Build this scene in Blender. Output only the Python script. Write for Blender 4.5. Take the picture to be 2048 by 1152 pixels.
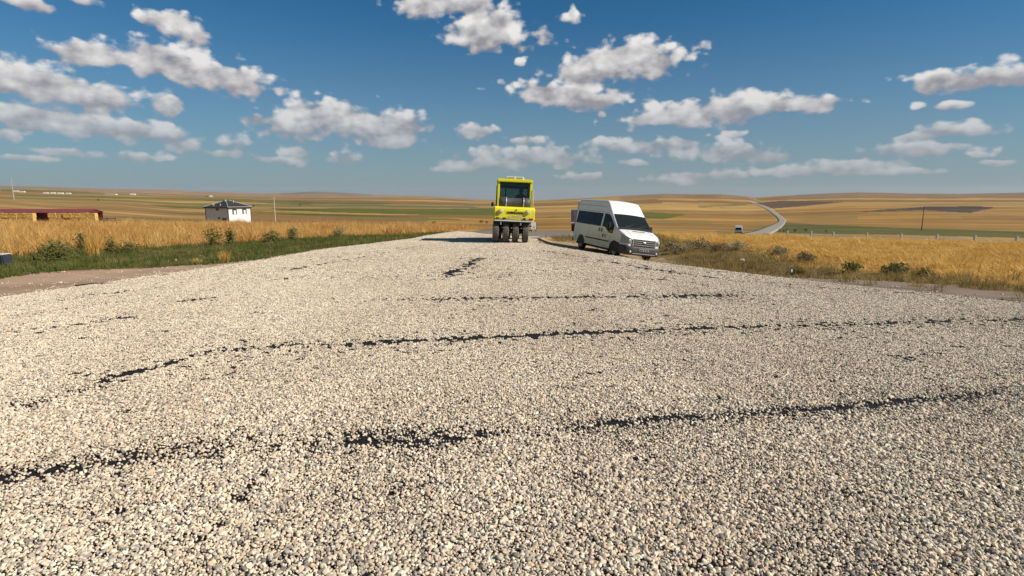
import bpy, bmesh, math, random
import numpy as np
from mathutils import Vector, Matrix, Euler
for o in list(bpy.data.objects): bpy.data.objects.remove(o)
S = bpy.context.scene
C = S.collection
R = math.radians
rng = np.random.default_rng(7); random.seed(7)

# ------------------------------------------------------------------ camera
F = 1150.0; PITCH = math.atan(188/F); CAMZ = 1.65
cd = bpy.data.cameras.new('camera'); cam = bpy.data.objects.new('camera', cd); C.objects.link(cam)
cam.location = (0, 0, CAMZ); cam.rotation_euler = (math.pi/2-PITCH, 0, 0)
cd.sensor_width = 36; cd.lens = 36*F/2048; cd.clip_start = .05; cd.clip_end = 40000
S.camera = cam
S.render.resolution_x = 1024; S.render.resolution_y = 576
S.view_settings.view_transform = 'Standard'; S.view_settings.look = 'None'
S.view_settings.exposure = 0.25; S.view_settings.gamma = 1.0
SUN_EL = R(36); SUN_AZ = R(16)          # azimuth: degrees behind +X (to the right, slightly behind the camera)
sdir = Vector((math.cos(SUN_EL)*math.cos(SUN_AZ), -math.cos(SUN_EL)*math.sin(SUN_AZ), math.sin(SUN_EL)))
sl = bpy.data.lights.new('sun', 'SUN'); sun = bpy.data.objects.new('sun', sl); C.objects.link(sun)
sl.energy = 5.0; sl.angle = R(.5); sl.color = (1.0, .915, .79)
sun.rotation_euler = sdir.to_track_quat('Z', 'Y').to_euler()

def ratio(px, py):
    a = (px-1024)/F; b = (576-py)/F; c, s = math.cos(PITCH), math.sin(PITCH)
    ry = c+b*s; rz = -s+b*c
    return a/ry, rz/ry

# ------------------------------------------------------------------ world: sky with fair-weather cumulus
W = bpy.data.worlds.new('World'); S.world = W; W.use_nodes = True
nt = W.node_tree; N = nt.nodes; L = nt.links; N.clear()
def nd(t, **k):
    n = N.new(t)
    for a, b in k.items(): setattr(n, a, b)
    return n
def mth(op, a, b=None, c=None, clamp=False):
    n = nd('ShaderNodeMath', operation=op, use_clamp=clamp)
    for i, v in enumerate((a, b, c)):
        if v is None: continue
        if isinstance(v, (int, float)): n.inputs[i].default_value = v
        else: L.new(v, n.inputs[i])
    return n.outputs[0]
def sstep(x, a, b):
    n = nd('ShaderNodeMapRange', interpolation_type='SMOOTHSTEP'); L.new(x, n.inputs[0])
    n.inputs[1].default_value = a; n.inputs[2].default_value = b
    return n.outputs[0]
def mixc(f, a, b):
    n = nd('ShaderNodeMix', data_type='RGBA')
    if isinstance(f, (int, float)): n.inputs[0].default_value = f
    else: L.new(f, n.inputs[0])
    for i, v in ((6, a), (7, b)):
        if isinstance(v, tuple): n.inputs[i].default_value = (*v, 1)
        else: L.new(v, n.inputs[i])
    return n.outputs[2]
tc = nd('ShaderNodeTexCoord'); sx = nd('ShaderNodeSeparateXYZ'); L.new(tc.outputs['Generated'], sx.inputs[0])
AZ = mth('ARCTAN2', sx.outputs[0], sx.outputs[1]); EL = mth('ARCSINE', sx.outputs[2])
P0 = nd('ShaderNodeCombineXYZ'); L.new(AZ, P0.inputs[0]); L.new(EL, P0.inputs[1])
sky = nd('ShaderNodeTexSky', sky_type='NISHITA'); sky.sun_disc = False
sky.sun_elevation = SUN_EL; sky.sun_rotation = math.pi/2+SUN_AZ; sky.altitude = 900
sky.air_density = 1.0; sky.dust_density = 0.6; sky.ozone_density = 2.0
def noise(vec, scale, detail, rough=.55, sc=(1, 1, 1), off=(0, 0, 0)):
    m = nd('ShaderNodeMapping'); m.inputs[3].default_value = sc; m.inputs[1].default_value = off; L.new(vec, m.inputs[0])
    n = nd('ShaderNodeTexNoise'); n.inputs['Scale'].default_value = scale; n.inputs['Detail'].default_value = detail
    n.inputs['Roughness'].default_value = rough; L.new(m.outputs[0], n.inputs[0])
    return n
# clouds as banks in the sky: pixel centre, half width, half height of the reference view turned into azimuth / elevation
CL = [(45,4,50,16),(165,0,34,10),(340,45,52,24),(385,68,34,18),(300,38,30,12),(175,108,74,22),(110,100,34,12),(330,120,76,34),(405,150,80,30),(470,165,62,30),(480,150,28,22),(548,178,22,12),
(40,165,120,34),(170,195,110,30),(265,210,40,18),(328,208,30,24),(60,238,150,24),(210,258,120,24),(320,270,60,16),(15,275,36,12),(60,270,20,7),(130,305,60,9),(380,292,40,16),(470,287,40,14),(440,305,60,10),(280,316,60,9),(60,318,60,7),
(600,250,78,30),(660,235,80,34),(740,262,90,30),(800,250,56,24),(770,285,60,14),(515,237,30,14),(590,303,30,12),(560,322,50,9),(690,316,34,12),
(840,10,50,26),(930,8,60,18),(960,70,62,26),(985,50,46,28),(1000,78,50,24),(1085,72,26,18),(925,55,26,20),(1137,40,26,12),(1140,26,10,12),(1042,124,14,8),(957,180,10,5),
(1240,130,120,32),(1270,115,80,30),(1160,150,56,20),(1370,122,12,7),(1406,88,16,12),(1130,190,98,22),(1085,180,46,16),(1180,200,60,18),(1200,228,12,7),(1080,180,40,18),
(948,263,38,15),(1056,284,38,10),(1370,235,112,26),(1470,220,110,24),(1580,208,90,18),(1640,208,26,16),(1685,196,22,10),(1468,270,28,7),(1410,274,14,5),
(1260,293,100,15),(1340,290,60,12),(1450,306,110,18),(1530,315,60,9),(1262,326,26,8),(1070,315,130,20),(930,338,50,8),(1160,352,50,7),(1000,330,90,12),
(1960,155,120,22),(2040,150,80,20),(1890,152,60,10),(1846,213,20,7),(1900,212,34,7),(1920,260,80,16),(1830,275,40,8),(1840,300,110,14),(1960,308,40,8),(1700,335,90,12),(1600,345,110,10),(1780,345,120,8),(1990,327,40,7),(1420,350,90,9),(1350,360,60,8)]
# the same kind of sky goes on all round
rs = random.Random(3)
for k in range(26):
    az = rs.uniform(48, 312); el = rs.choice([5, 7, 9, 12, 15, 20, 26, 34]); w = rs.uniform(2.0, 6.5)
    CL.append(('p', R(az if az < 180 else az-360), R(el), R(w), R(w*rs.uniform(.22, .36))))
warp = noise(P0.outputs[0], 9, 3, .6, (1, 1.5, 1))
wv = nd('ShaderNodeVectorMath', operation='MULTIPLY_ADD'); L.new(warp.outputs['Color'], wv.inputs[0])
wv.inputs[1].default_value = (.036, .020, 0); wv.inputs[2].default_value = (-.018, -.010, 0)
pw = nd('ShaderNodeVectorMath', operation='ADD'); L.new(wv.outputs[0], pw.inputs[0]); L.new(P0.outputs[0], pw.inputs[1])
cur = None; curq = None
for c in CL:
    thin = 0
    if c[0] == 'p': _, ca, ce, ra, re = c
    else:
        px, py, w, h = c; thin = .58 if w < 30 else (.40 if w < 45 else .18)
        if py > 285: thin = min(max(thin, .30), .45)
        rx, rz = ratio(px, py); ca = math.atan(rx); ce = math.atan2(rz, math.hypot(1, rx))
        ra = w/F*math.cos(ca)**2*1.40; re = h/F*math.cos(ca)*1.50
    q = nd('ShaderNodeVectorMath', operation='MULTIPLY_ADD'); L.new(pw.outputs[0], q.inputs[0])
    q.inputs[1].default_value = (1/ra, 1/re, 0); q.inputs[2].default_value = (-ca/ra, -ce/re, thin)
    ln = nd('ShaderNodeVectorMath', operation='LENGTH'); L.new(q.outputs[0], ln.inputs[0]); l = ln.outputs['Value']
    if cur is None: cur, curq = l, q.outputs[0]; continue
    lt = mth('MULTIPLY_ADD', mth('SUBTRACT', cur, l), 1.6, .5)
    mx = nd('ShaderNodeMix', data_type='VECTOR'); L.new(lt, mx.inputs[0]); L.new(curq, mx.inputs[4]); L.new(q.outputs[0], mx.inputs[5])
    curq = mx.outputs[1]; cur = mth('SMOOTH_MIN', cur, l, .16)
sq = nd('ShaderNodeSeparateXYZ'); L.new(curq, sq.inputs[0]); T = sq.outputs[1]
n1 = noise(P0.outputs[0], 24, 8, .52, (1, 1.5, 1)); n2 = noise(P0.outputs[0], 24, 8, .52, (1, 1.5, 1), (-.013, -.024, 0))
puff = nd('ShaderNodeTexVoronoi', feature='SMOOTH_F1'); puff.inputs['Scale'].default_value = 62; puff.inputs['Smoothness'].default_value = .6
mp = nd('ShaderNodeMapping'); mp.inputs[3].default_value = (1, 1.35, 1); L.new(pw.outputs[0], mp.inputs[0]); L.new(mp.outputs[0], puff.inputs[0])
fld = mth('SUBTRACT', 1.0, cur)
fld = mth('MULTIPLY_ADD', mth('SUBTRACT', n1.outputs[0], .5), 1.9, fld)
fld = mth('MULTIPLY_ADD', mth('SUBTRACT', .45, puff.outputs['Distance']), .55, fld)
fld = mth('SUBTRACT', fld, mth('MULTIPLY', mth('MAXIMUM', mth('MULTIPLY', T, -1), 0), .30))
alpha = sstep(fld, .02, .46)
low = sstep(EL, .02, .17)
alpha = mth('MULTIPLY', alpha, mth('MULTIPLY_ADD', low, .42, .56))
lit = mth('MULTIPLY_ADD', T, .78, .42)
lit = mth('MULTIPLY_ADD', mth('SUBTRACT', n1.outputs[0], n2.outputs[0]), 2.0, lit)
lit = mth('MULTIPLY_ADD', mth('SUBTRACT', .42, puff.outputs['Distance']), .55, lit)
lit = mth('ADD', lit, mth('MULTIPLY', sstep(fld, .75, .0), .10), clamp=True)
SKY_S = .10
k = 1/SKY_S
ccol = mixc(lit, (.255*k, .25*k, .275*k), (.72*k, .705*k, .685*k))
tint = nd('ShaderNodeMix', data_type='RGBA', blend_type='MULTIPLY'); tint.inputs[0].default_value = 1
L.new(sky.outputs[0], tint.inputs[6]); tint.inputs[7].default_value = (.155, .455, .60, 1)
hz = mth('POWER', mth('SUBTRACT', 1.0, mth('MULTIPLY', mth('MAXIMUM', EL, 0), 3.2), clamp=True), 1.9)
scol = mixc(mth('MULTIPLY', hz, .88), tint.outputs[2], (.245*k, .275*k, .30*k))
ccol = mixc(mth('MULTIPLY', hz, .60), ccol, (.305*k, .30*k, .325*k))
fin = mixc(alpha, scol, ccol)
bg = nd('ShaderNodeBackground'); L.new(fin, bg.inputs[0]); bg.inputs[1].default_value = SKY_S
wo = nd('ShaderNodeOutputWorld'); L.new(bg.outputs[0], wo.inputs[0])
W.cycles.sampling_method = 'MANUAL'; W.cycles.sample_map_resolution = 512

# ------------------------------------------------------------------ helpers
def mat(name, col, rough=.7, metal=0, var=.12, scale=8, bump=0, bscale=40, spec=.4, coat=0, hue=None):
    m = bpy.data.materials.new(name); m.use_nodes = True
    n = m.node_tree.nodes; l = m.node_tree.links; b = n['Principled BSDF']
    b.inputs['Roughness'].default_value = rough; b.inputs['Metallic'].default_value = metal
    b.inputs['Specular IOR Level'].default_value = spec; b.inputs['Coat Weight'].default_value = coat
    t = n.new('ShaderNodeTexCoord'); no = n.new('ShaderNodeTexNoise'); no.inputs['Scale'].default_value = scale; no.inputs['Detail'].default_value = 5
    l.new(t.outputs['Object'], no.inputs[0])
    r = n.new('ShaderNodeMix'); r.data_type = 'RGBA'; l.new(no.outputs[0], r.inputs[0])
    h = hue or (1, 1, 1)
    r.inputs[6].default_value = (*[max(0, c*(1-var*2)) for c in col], 1)
    r.inputs[7].default_value = (*[min(1, c*(1+var*2)*g) for c, g in zip(col, h)], 1)
    l.new(r.outputs[2], b.inputs[0])
    if bump:
        n2 = n.new('ShaderNodeTexNoise'); n2.inputs['Scale'].default_value = bscale; n2.inputs['Detail'].default_value = 6; l.new(t.outputs['Object'], n2.inputs[0])
        bp = n.new('ShaderNodeBump'); bp.inputs[0].default_value = bump; bp.inputs[1].default_value = .02; l.new(n2.outputs[0], bp.inputs[2]); l.new(bp.outputs[0], b.inputs['Normal'])
    return m
def new(name, me, m=None, parent=None, **props):
    o = bpy.data.objects.new(name, me); C.objects.link(o)
    if m and me: me.materials.append(m)
    if parent: o.parent = parent
    for k_, v in props.items(): o[k_] = v
    return o
def mesh(verts, faces, smooth=False):
    me = bpy.data.meshes.new('m'); me.from_pydata([tuple(v) for v in verts], [], [tuple(f) for f in faces]); me.update()
    if smooth: me.shade_smooth()
    return me
def bmesh_mesh(bm, smooth=False, bevel=0, seg=2):
    if bevel: bmesh.ops.bevel(bm, geom=bm.edges[:], offset=bevel, segments=seg, affect='EDGES', clamp_overlap=True)
    me = bpy.data.meshes.new('m'); bm.to_mesh(me); bm.free()
    if smooth: me.shade_smooth()
    return me
def add_box(bm, x0, x1, y0, y1, z0, z1, mtx=None):
    vs = [bm.verts.new((x, y, z)) for x in (x0, x1) for y in (y0, y1) for z in (z0, z1)]
    for f in ((0,1,3,2),(4,6,7,5),(0,4,5,1),(2,3,7,6),(0,2,6,4),(1,5,7,3)): bm.faces.new([vs[i] for i in f])
    if mtx: bmesh.ops.transform(bm, matrix=mtx, verts=vs)
    return vs
def box(x0, x1, y0, y1, z0, z1, bevel=0, mtx=None):
    bm = bmesh.new(); add_box(bm, x0, x1, y0, y1, z0, z1, mtx); return bmesh_mesh(bm, False, bevel)
def boxes(lst, bevel=0):
    bm = bmesh.new()
    for b in lst: add_box(bm, *b)
    return bmesh_mesh(bm, False, bevel)
def add_tube(bm, a, b, r0, r1=None, n=8, cap=True):
    a, b = Vector(a), Vector(b); d = (b-a).normalized(); r1 = r0 if r1 is None else r1
    u = d.orthogonal().normalized(); v = d.cross(u)
    A = [bm.verts.new(a+(u*math.cos(t)+v*math.sin(t))*r0) for t in [2*math.pi*i/n for i in range(n)]]
    B = [bm.verts.new(b+(u*math.cos(t)+v*math.sin(t))*r1) for t in [2*math.pi*i/n for i in range(n)]]
    for i in range(n): bm.faces.new((A[i], A[(i+1) % n], B[(i+1) % n], B[i]))
    if cap: bm.faces.new(A[::-1]); bm.faces.new(B)
def tube(a, b, r0, r1=None, n=8, smooth=True):
    bm = bmesh.new(); add_tube(bm, a, b, r0, r1, n); bmesh.ops.recalc_face_normals(bm, faces=bm.faces[:]); return bmesh_mesh(bm, False)
def lathe_x(prof, n=28, smooth=True):
    """profile [(x, r)] turned about the X axis"""
    v = []; f = []
    for x, r in prof:
        for i in range(n): t = 2*math.pi*i/n; v.append((x, r*math.cos(t), r*math.sin(t)))
    for j in range(len(prof)-1):
        for i in range(n): f.append((j*n+i, j*n+(i+1) % n, (j+1)*n+(i+1) % n, (j+1)*n+i))
    me = mesh(v, f); bm = bmesh.new(); bm.from_mesh(me); bmesh.ops.recalc_face_normals(bm, faces=bm.faces[:]); bm.to_mesh(me); bm.free()
    if smooth: me.shade_smooth()
    return me
def grid(rows, smooth=True, thick=0):
    n = len(rows[0]); v = [p for r in rows for p in r]; f = []
    for j in range(len(rows)-1):
        for i in range(n-1): f.append((j*n+i, j*n+i+1, (j+1)*n+i+1, (j+1)*n+i))
    return mesh(v, f, smooth)
def thing(name, label, cat, loc=(0, 0, 0), rot=(0, 0, 0), group=None):
    o = bpy.data.objects.new(name, None); C.objects.link(o); o.location = loc; o.rotation_euler = rot
    o.empty_display_size = .2; o['label'] = label; o['category'] = cat
    if group: o['group'] = group
    return o
def tag(o, label, cat, group=None):
    o['label'] = label; o['category'] = cat
    if group: o['group'] = group
    return o
def each(name, lst, m, parent, bevel=0):
    for b_ in lst: new(name, box(*b_, bevel), m, parent)
def text_mesh(s, size, depth=.004):
    cu = bpy.data.curves.new('t', 'FONT'); cu.body = s; cu.size = size; cu.extrude = depth; cu.align_x = 'CENTER'; cu.align_y = 'CENTER'; cu.offset = size*.012; cu.space_character = 1.08
    o = bpy.data.objects.new('t', cu); C.objects.link(o); bpy.context.view_layer.update()
    me = bpy.data.meshes.new_from_object(o); bpy.data.objects.remove(o); return me

# ------------------------------------------------------------------ the lie of the land
SL = -.0243
YL = np.log(np.array([31, 45, 60, 80, 110, 150, 220, 330, 500, 800, 1300, 2000, 3200, 5000, 9000.]))
TAB = {
 -900:[478,458,448,455,458,457,452,418,398,395,390,384,377,371,376],
    0:[478,458,448,455,458,457,452,418,398,395,390,384,377,371,376],
  200:[478,458,448,455,458,457,454,430,408,400,394,387,380,376,381],
  400:[478,458,449,455,459,458,455,440,424,410,401,394,387,382,387],
  600:[478,459,450,456,460,460,456,444,428,414,403,396,390,385,390],
  850:[478,461,453,459,463,463,459,447,432,417,406,399,394,392,396],
 1000:[479,468,460,462,466,465,460,449,434,419,409,404,401,400,402],
 1120:[480,474,466,462,466,464,457,446,432,418,407,401,400,401,403],
 1250:[488,470,464,463,465,462,455,445,431,415,402,391,394,397,400],
 1320:[492,469,467,470,470,466,458,448,433,414,398,388,392,396,399],
 1500:[494,472,475,479,477,471,462,450,436,417,402,394,396,398,400],
 1700:[494,479,482,485,481,471,458,446,431,410,395,385,389,393,396],
 2048:[503,490,494,498,491,479,463,448,430,408,394,384,388,392,395],
 2900:[503,490,494,498,491,479,463,448,430,408,394,384,388,392,395]}
CX = np.array(sorted(TAB)); TT = np.array([TAB[c] for c in CX], float)
SKX = np.array([-900,0,100,150,250,350,450,520,580,640,700,760,820,870,920,970,1060,1100,1160,1260,1320,1380,1430,1480,1500,1520,1560,1640,1700,1800,1900,2000,2048,2900.])
SKY = np.array([371,371,373,375,378,380,384,387,386,383,385,390,391,393,396,399,402,401,397,391,387.5,389,388,392.5,395,394,391,387,385,387,388,386,384,384.])
RL = np.array([(-17,-14),(-15,-6),(-12,4),(-9.4,10.6),(-7.95,17.4),(-7.4,23.4),(-5.4,31),(-4.4,45),(-1.5,60),(3,80),(10,100)], float)
def onplane(px, py):
    rx, rz = ratio(px, py); Y = 1.62/(SL-rz); return (rx*Y, Y)
RR = np.array([(18,-14),(16,-6),(12.5,5)]+[onplane(*p) for p in ((2048,606),(1900,590),(1700,570),(1500,548),(1300,523),(1228,512),(1150,500),(1075,486))]+[(1.5,34),(4.2,45),(7,60),(10.8,80),(18,100)], float)
xL = lambda y: np.interp(y, RL[:, 1], RL[:, 0]); xR = lambda y: np.interp(y, RR[:, 1], RR[:, 0])
def sm(x, a, b): t = np.clip((x-a)/(b-a), 0, 1); return t*t*(3-2*t)
def vnoise(x, y, s, seed=0):
    x = np.asarray(x, float)/s; y = np.asarray(y, float)/s; xi = np.floor(x); yi = np.floor(y); fx = x-xi; fy = y-yi
    fx = fx*fx*(3-2*fx); fy = fy*fy*(3-2*fy)
    def h(a, b):
        v = np.sin(a*127.1+b*311.7+seed*74.7)*43758.5453; return v-np.floor(v)
    return (h(xi, yi)*(1-fx)+h(xi+1, yi)*fx)*(1-fy)+(h(xi, yi+1)*(1-fx)+h(xi+1, yi+1)*fx)*fy
def fbm(x, y, s, seed=0, o=4):
    r = 0; a = .5; t = 0
    for i in range(o): r = r+a*vnoise(x, y, s/2**i, seed+i); t += a; a *= .5
    return r/t
cP, sP = math.cos(PITCH), math.sin(PITCH)
def py2slope(py):
    b = (576-py)/F; return (-sP+b*cP)/(cP+b*sP)
def height(x, y):
    x = np.asarray(x, float); y = np.asarray(y, float)
    r = np.hypot(x, y)+1e-6; th = np.abs(np.arctan2(x, y)); D = r*np.cos(np.minimum(th, R(52)))
    px = 1024+F*np.sign(x)*np.tan(np.minimum(th, R(52)))*cP
    lY = np.log(np.clip(D, 31, 9000))
    ci = np.clip(np.searchsorted(CX, px)-1, 0, len(CX)-2); fx = np.clip((px-CX[ci])/(CX[ci+1]-CX[ci]), 0, 1); fx = .5*fx+.5*fx*fx*(3-2*fx)
    yi = np.clip(np.searchsorted(YL, lY)-1, 0, len(YL)-2); fy = np.clip((lY-YL[yi])/(YL[yi+1]-YL[yi]), 0, 1)
    def col(c):   # smooth cubic along distance
        m1 = np.maximum(yi-1, 0); p2 = np.minimum(yi+2, len(YL)-1)
        p0, p1, q2, p3 = TT[c, m1], TT[c, yi], TT[c, yi+1], TT[c, p2]
        lin = p1+(q2-p1)*fy
        cr = .5*(2*p1+(q2-p0)*fy+(2*p0-5*p1+4*q2-p3)*fy**2+(3*p1-p0-3*q2+p3)*fy**3)
        return .4*lin+.6*cr
    py = col(ci)*(1-fx)+col(ci+1)*fx
    w = sm(px, 1060, 1180); sk = np.interp(px, SKX, SKY)
    rl = TT[ci, 13]*(1-fx)+TT[ci+1, 13]*fx; rr = TT[ci, 11]*(1-fx)+TT[ci+1, 11]*fx
    py = py+(sk-rl)*(1-w)*sm(lY, math.log(1800), math.log(5000))+(sk-rr)*w*sm(lY, math.log(900), math.log(2000))
    zf = CAMZ+py2slope(py)*D
    zf = zf+(fbm(x, y, 260, 5)-.5)*np.clip((D-150)/400, 0, 1)*np.minimum(D*.0035, 5)
    zn = SL*D*np.where(y < 0, -0.3, 1)+0*x
    s = x-xR(y); ls = xL(y)-x
    amt = sm(y, 12, 21)
    ditch = np.where(s > 0, .14*sm(s, 0, .9)+.125*np.minimum(s, 5.2)-np.clip((s-5.2)*.2, 0, .42), 0)
    zn = zn-amt*ditch-np.where(s > 0, .05*np.minimum(s, 1), 0)-np.where(ls > 0, np.minimum(ls, 1)*.06+.05*sm(ls, .5, 2.2), 0)
    off = sm(np.maximum(s, ls), .3, 2)
    zn = zn+off*(fbm(x, y, 3.1, 2)-.5)*.22
    zz = zn*(1-sm(D, 31, 44))+zf*sm(D, 31, 44)
    return zz+np.where((D > 36) & (D < 150), 1, 0)*off*(fbm(x, y, 4.3, 9)-.5)*.3*sm(D, 36, 44)
def hz1(x, y): return float(height(np.array([x]), np.array([y]))[0])
def hit(px, py, y0=1.0, y1=9000, first=True):
    rx, rz = ratio(px, py); Y = np.exp(np.linspace(math.log(y0), math.log(y1), 6000))
    d = CAMZ+rz*Y-height(rx*Y, Y); i = np.argmax(d < 0)
    if d[i] >= 0: i = len(Y)-1
    return rx*Y[i], Y[i]
def hits(pts, **k_): return np.array([hit(*p, **k_) for p in pts])

# verge and dirt edges, left and right (ground positions)
vergeL = hits([(-200,545),(0,522),(130,507),(250,501),(380,492),(560,481),(700,473),(850,467),(945,465)])
dirtL = hits([(-200,580),(0,556),(200,538),(350,531),(500,522),(570,512),(600,506)])
vergeR = hits([(1330,478),(1400,488),(1500,502),(1600,526),(1700,541),(1850,551),(2048,570),(2300,600)])
dirtR = hits([(1500,541),(1700,556),(1850,567),(2048,584),(2300,612)])
vL = lambda y: np.interp(y, *(vergeL[np.argsort(vergeL[:, 1])].T[::-1]))
dL = lambda y: np.interp(y, *(dirtL[np.argsort(dirtL[:, 1])].T[::-1]))
vR = lambda y: np.interp(y, *(vergeR[np.argsort(vergeR[:, 1])].T[::-1]))
dR = lambda y: np.interp(y, *(dirtR[np.argsort(dirtR[:, 1])].T[::-1]))

# ------------------------------------------------------------------ ground sheet
th = np.concatenate([np.linspace(-180, -47, 60, endpoint=False), np.linspace(-47, 47, 940), np.linspace(47, 180, 60)[1:-1]])
th = np.radians(th); nth = len(th)
rad = np.concatenate([np.linspace(.4, 8, 24), np.linspace(8, 62, 150)[1:], np.exp(np.linspace(math.log(62), math.log(9000), 210))[1:]])
Rg, Tg = np.meshgrid(rad, th, indexing='ij'); Xg = Rg*np.sin(Tg); Yg = Rg*np.cos(Tg)
Zg = height(Xg, Yg)
s_in = np.minimum(Xg-xL(Yg), xR(Yg)-Xg)
Zg = Zg-.05*sm(s_in, -.1, .3)*(Yg < 100)
pal = np.array([(.40,.225,.056),(.43,.255,.070),(.34,.190,.055),(.47,.295,.095),(.30,.170,.060),(.38,.225,.070),(.26,.150,.058),(.44,.275,.100)])
def cells(X, Y, ang, wu, wv, seed):
    a = R(ang); u = X*math.cos(a)+Y*math.sin(a); v = -X*math.sin(a)+Y*math.cos(a)
    u = u+60*(fbm(X, Y, 700, seed)-.5); i = np.floor(u/wu); 
    j = np.floor(v/wv+np.modf(np.abs(np.sin(i*12.9+seed)*437.5))[0]*5)
    hsh = np.abs(np.sin(i*127.1+j*311.7+seed*3.3)*43758.5); return hsh-np.floor(hsh)
Dg = np.hypot(Xg, Yg); pxg = 1024+F*cP*np.clip(np.tan(np.clip(Tg, -1.4, 1.4)), -5, 5)
# picture rows of the land, only used to say which parcel of land a point belongs to
def proj(X, Y, Z):
    zc = Y*cP-(Z-CAMZ)*sP; yc = Y*sP+(Z-CAMZ)*cP; zc = np.where(zc < .1, .1, zc)
    return 1024+F*X/zc, 576-F*yc/zc
PX, PY = proj(Xg, Yg, Zg)
hsh = cells(Xg, Yg, 8, 420, 90, 1); hs2 = cells(Xg, Yg, -14, 900, 170, 4)
hh = np.where(Dg < 900, hsh, hs2)
cov = pal[(hh*len(pal)).astype(int) % len(pal)]
r2 = cells(Xg, Yg, 4, 1300, 210, 11)
cov = np.where(((r2 > .86) & (Dg > 700) & (pxg < 1050))[..., None], np.array((.20,.19,.075)), cov)
cov = np.where(((r2 < .10) & (Dg > 1200))[..., None], np.array((.30,.20,.13)), cov)
haze_tone = sm(Dg, 1500, 4500)[..., None]*np.where(pxg < 1080, 1, 0)[..., None]  # distance haze over the far left land, mixed into its cover colour
cov = cov*(1-haze_tone)+haze_tone*(cov*.55+np.array((.36,.26,.19))*.45)
def inpoly(poly):
    p = np.array(poly, float); ins = np.zeros(PX.shape, bool); j = len(p)-1
    for i in range(len(p)):
        c1 = (p[i, 1] > PYw) != (p[j, 1] > PYw)
        with np.errstate(divide='ignore', invalid='ignore'):
            ins ^= c1 & (PX < (p[j, 0]-p[i, 0])*(PYw-p[i, 1])/(p[j, 1]-p[i, 1])+p[i, 0])
        j = i
    return ins
PYw = PY+(fbm(Xg, Yg, 90, 21)-.5)*2.2
G1, G2, BR, DK, OL, GY = (.135,.135,.026), (.19,.165,.036), (.14,.088,.058), (.095,.07,.052), (.26,.185,.06), (.27,.24,.20)
far = Dg > 64
parcels = [
 ([(540,416),(700,417),(830,418),(1060,417.5),(1060,432),(850,430),(700,426),(560,421)], G1, 150),
 ([(490,400.5),(640,404),(785,406),(780,409),(640,408),(500,404)], G1, 300),
 ([(300,394),(420,396),(560,402),(640,410),(500,405),(330,398)], G2, 300),
 ([(300,409),(410,412),(410,418),(300,414)], G2, 150),
 ([(490,422),(600,426),(720,430),(920,438),(920,441),(700,436),(500,426)], G2, 100),
 ([(30,389.5),(200,392),(330,396),(330,399),(180,396),(30,392)], G2, 500),
 ([(0,378),(180,384),(180,386.5),(0,383)], G2, 1500),
 ([(1280,424),(1374,429),(1326,439),(1280,438)], G1, 100),
 ([(1300,442),(1425,444),(1425,448),(1300,447)], OL, 100),
 ([(1110,430),(1150,424),(1170,424),(1170,433),(1090,436)], OL, 100),
 ([(1505,407),(1560,401.5),(1690,404),(1620,411),(1546,417),(1528,411)], BR, 200),
 ([(1715,423),(1850,413.5),(1960,412.5),(1990,415),(1940,426),(1850,421.5)], DK, 200),
 ([(1556,444),(1640,449),(1800,456),(2048,463),(2300,470),(2300,490),(2048,477),(1800,470),(1600,467),(1530,463)], (.135,.128,.035), 90),
 ([(1430,461),(1470,460),(1530,452),(1560,444),(1560,452),(1500,466),(1440,470)], OL, 90),
 ([(1575,437),(1715,432.5),(1715,438),(1600,440)], OL, 150),
 ([(1395,412),(1490,407),(1495,410.5),(1400,415)], OL, 200),
 ([(1580,468),(1700,472),(2048,481),(2300,488),(2300,520),(2048,499),(1700,486),(1570,478)], GY, 64),
 ([(1620,384),(2300,380),(2300,398),(2048,397),(1980,392),(1900,398),(1760,393),(1640,398),(1560,399)], (.27,.18,.10), 700),
 ([(1240,384),(1480,388),(1480,396),(1400,392),(1240,398)], (.30,.20,.11), 700),
 ([(560,380),(760,380),(770,391),(560,390)], (.25,.21,.16), 2200),
]
for poly, c, dmin in parcels:
    m_ = inpoly(poly) & (Dg > dmin); cov = np.where(m_[..., None], np.array(c), cov)
brn = inpoly([(-900,395),(60,395),(170,398),(300,410),(420,425),(420,446),(-900,446)]) & far & (Dg < 900)
cov = np.where(brn[..., None], np.array((.34,.21,.075))*(.75+.5*fbm(Xg, Yg, 60, 3)[..., None]), cov)
# near covers
near = Dg <= 66
gold = np.array((.44,.25,.075)); grn = np.array((.15,.125,.05)); dirt = np.array((.57,.39,.26)); oliv = np.array((.25,.175,.07)); gdirt = np.array((.235,.195,.16))
nn = fbm(Xg, Yg, 1.7, 31)[..., None]
ec = fbm(Xg, Yg, 1.2, 33)-.5
c_n = np.broadcast_to(gold, Xg.shape+(3,)).copy()*(.8+.4*nn)
lf = Xg < xL(Yg)+.3
c_n = np.where((lf & (Xg > vL(Yg)+ec*1.6))[..., None], grn*(.7+.6*nn)*np.array((1.25,1,1)), c_n)
c_n = np.where((lf & (Xg > dL(Yg)+ec*1.0) & (Yg < 24))[..., None], dirt*(.85+.3*nn), c_n)
rt = Xg > xR(Yg)-.3
c_n = np.where((rt & (Xg < vR(Yg)+ec*2.2) & (Yg < 46))[..., None], oliv*(.6+.8*nn), c_n)
c_n = np.where((rt & (Xg < 7.2+ec) & (Yg > 20) & (Yg < 36))[..., None], np.array((.42,.30,.17))*(.75+.5*nn), c_n)
c_n = np.where((rt & (Xg < np.where(Yg < 16.5, dR(Yg), -99)+ec*1.8-.35))[..., None], gdirt*np.array((1.15,1.05,.98))*(.55+.9*nn), c_n)
c_n = np.where((s_in > -.2)[..., None], gdirt*.9, c_n)
tr = sm(Dg, 58, 66)[..., None]
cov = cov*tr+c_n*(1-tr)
idx = np.arange(len(rad)*nth).reshape(len(rad), nth)
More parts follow.
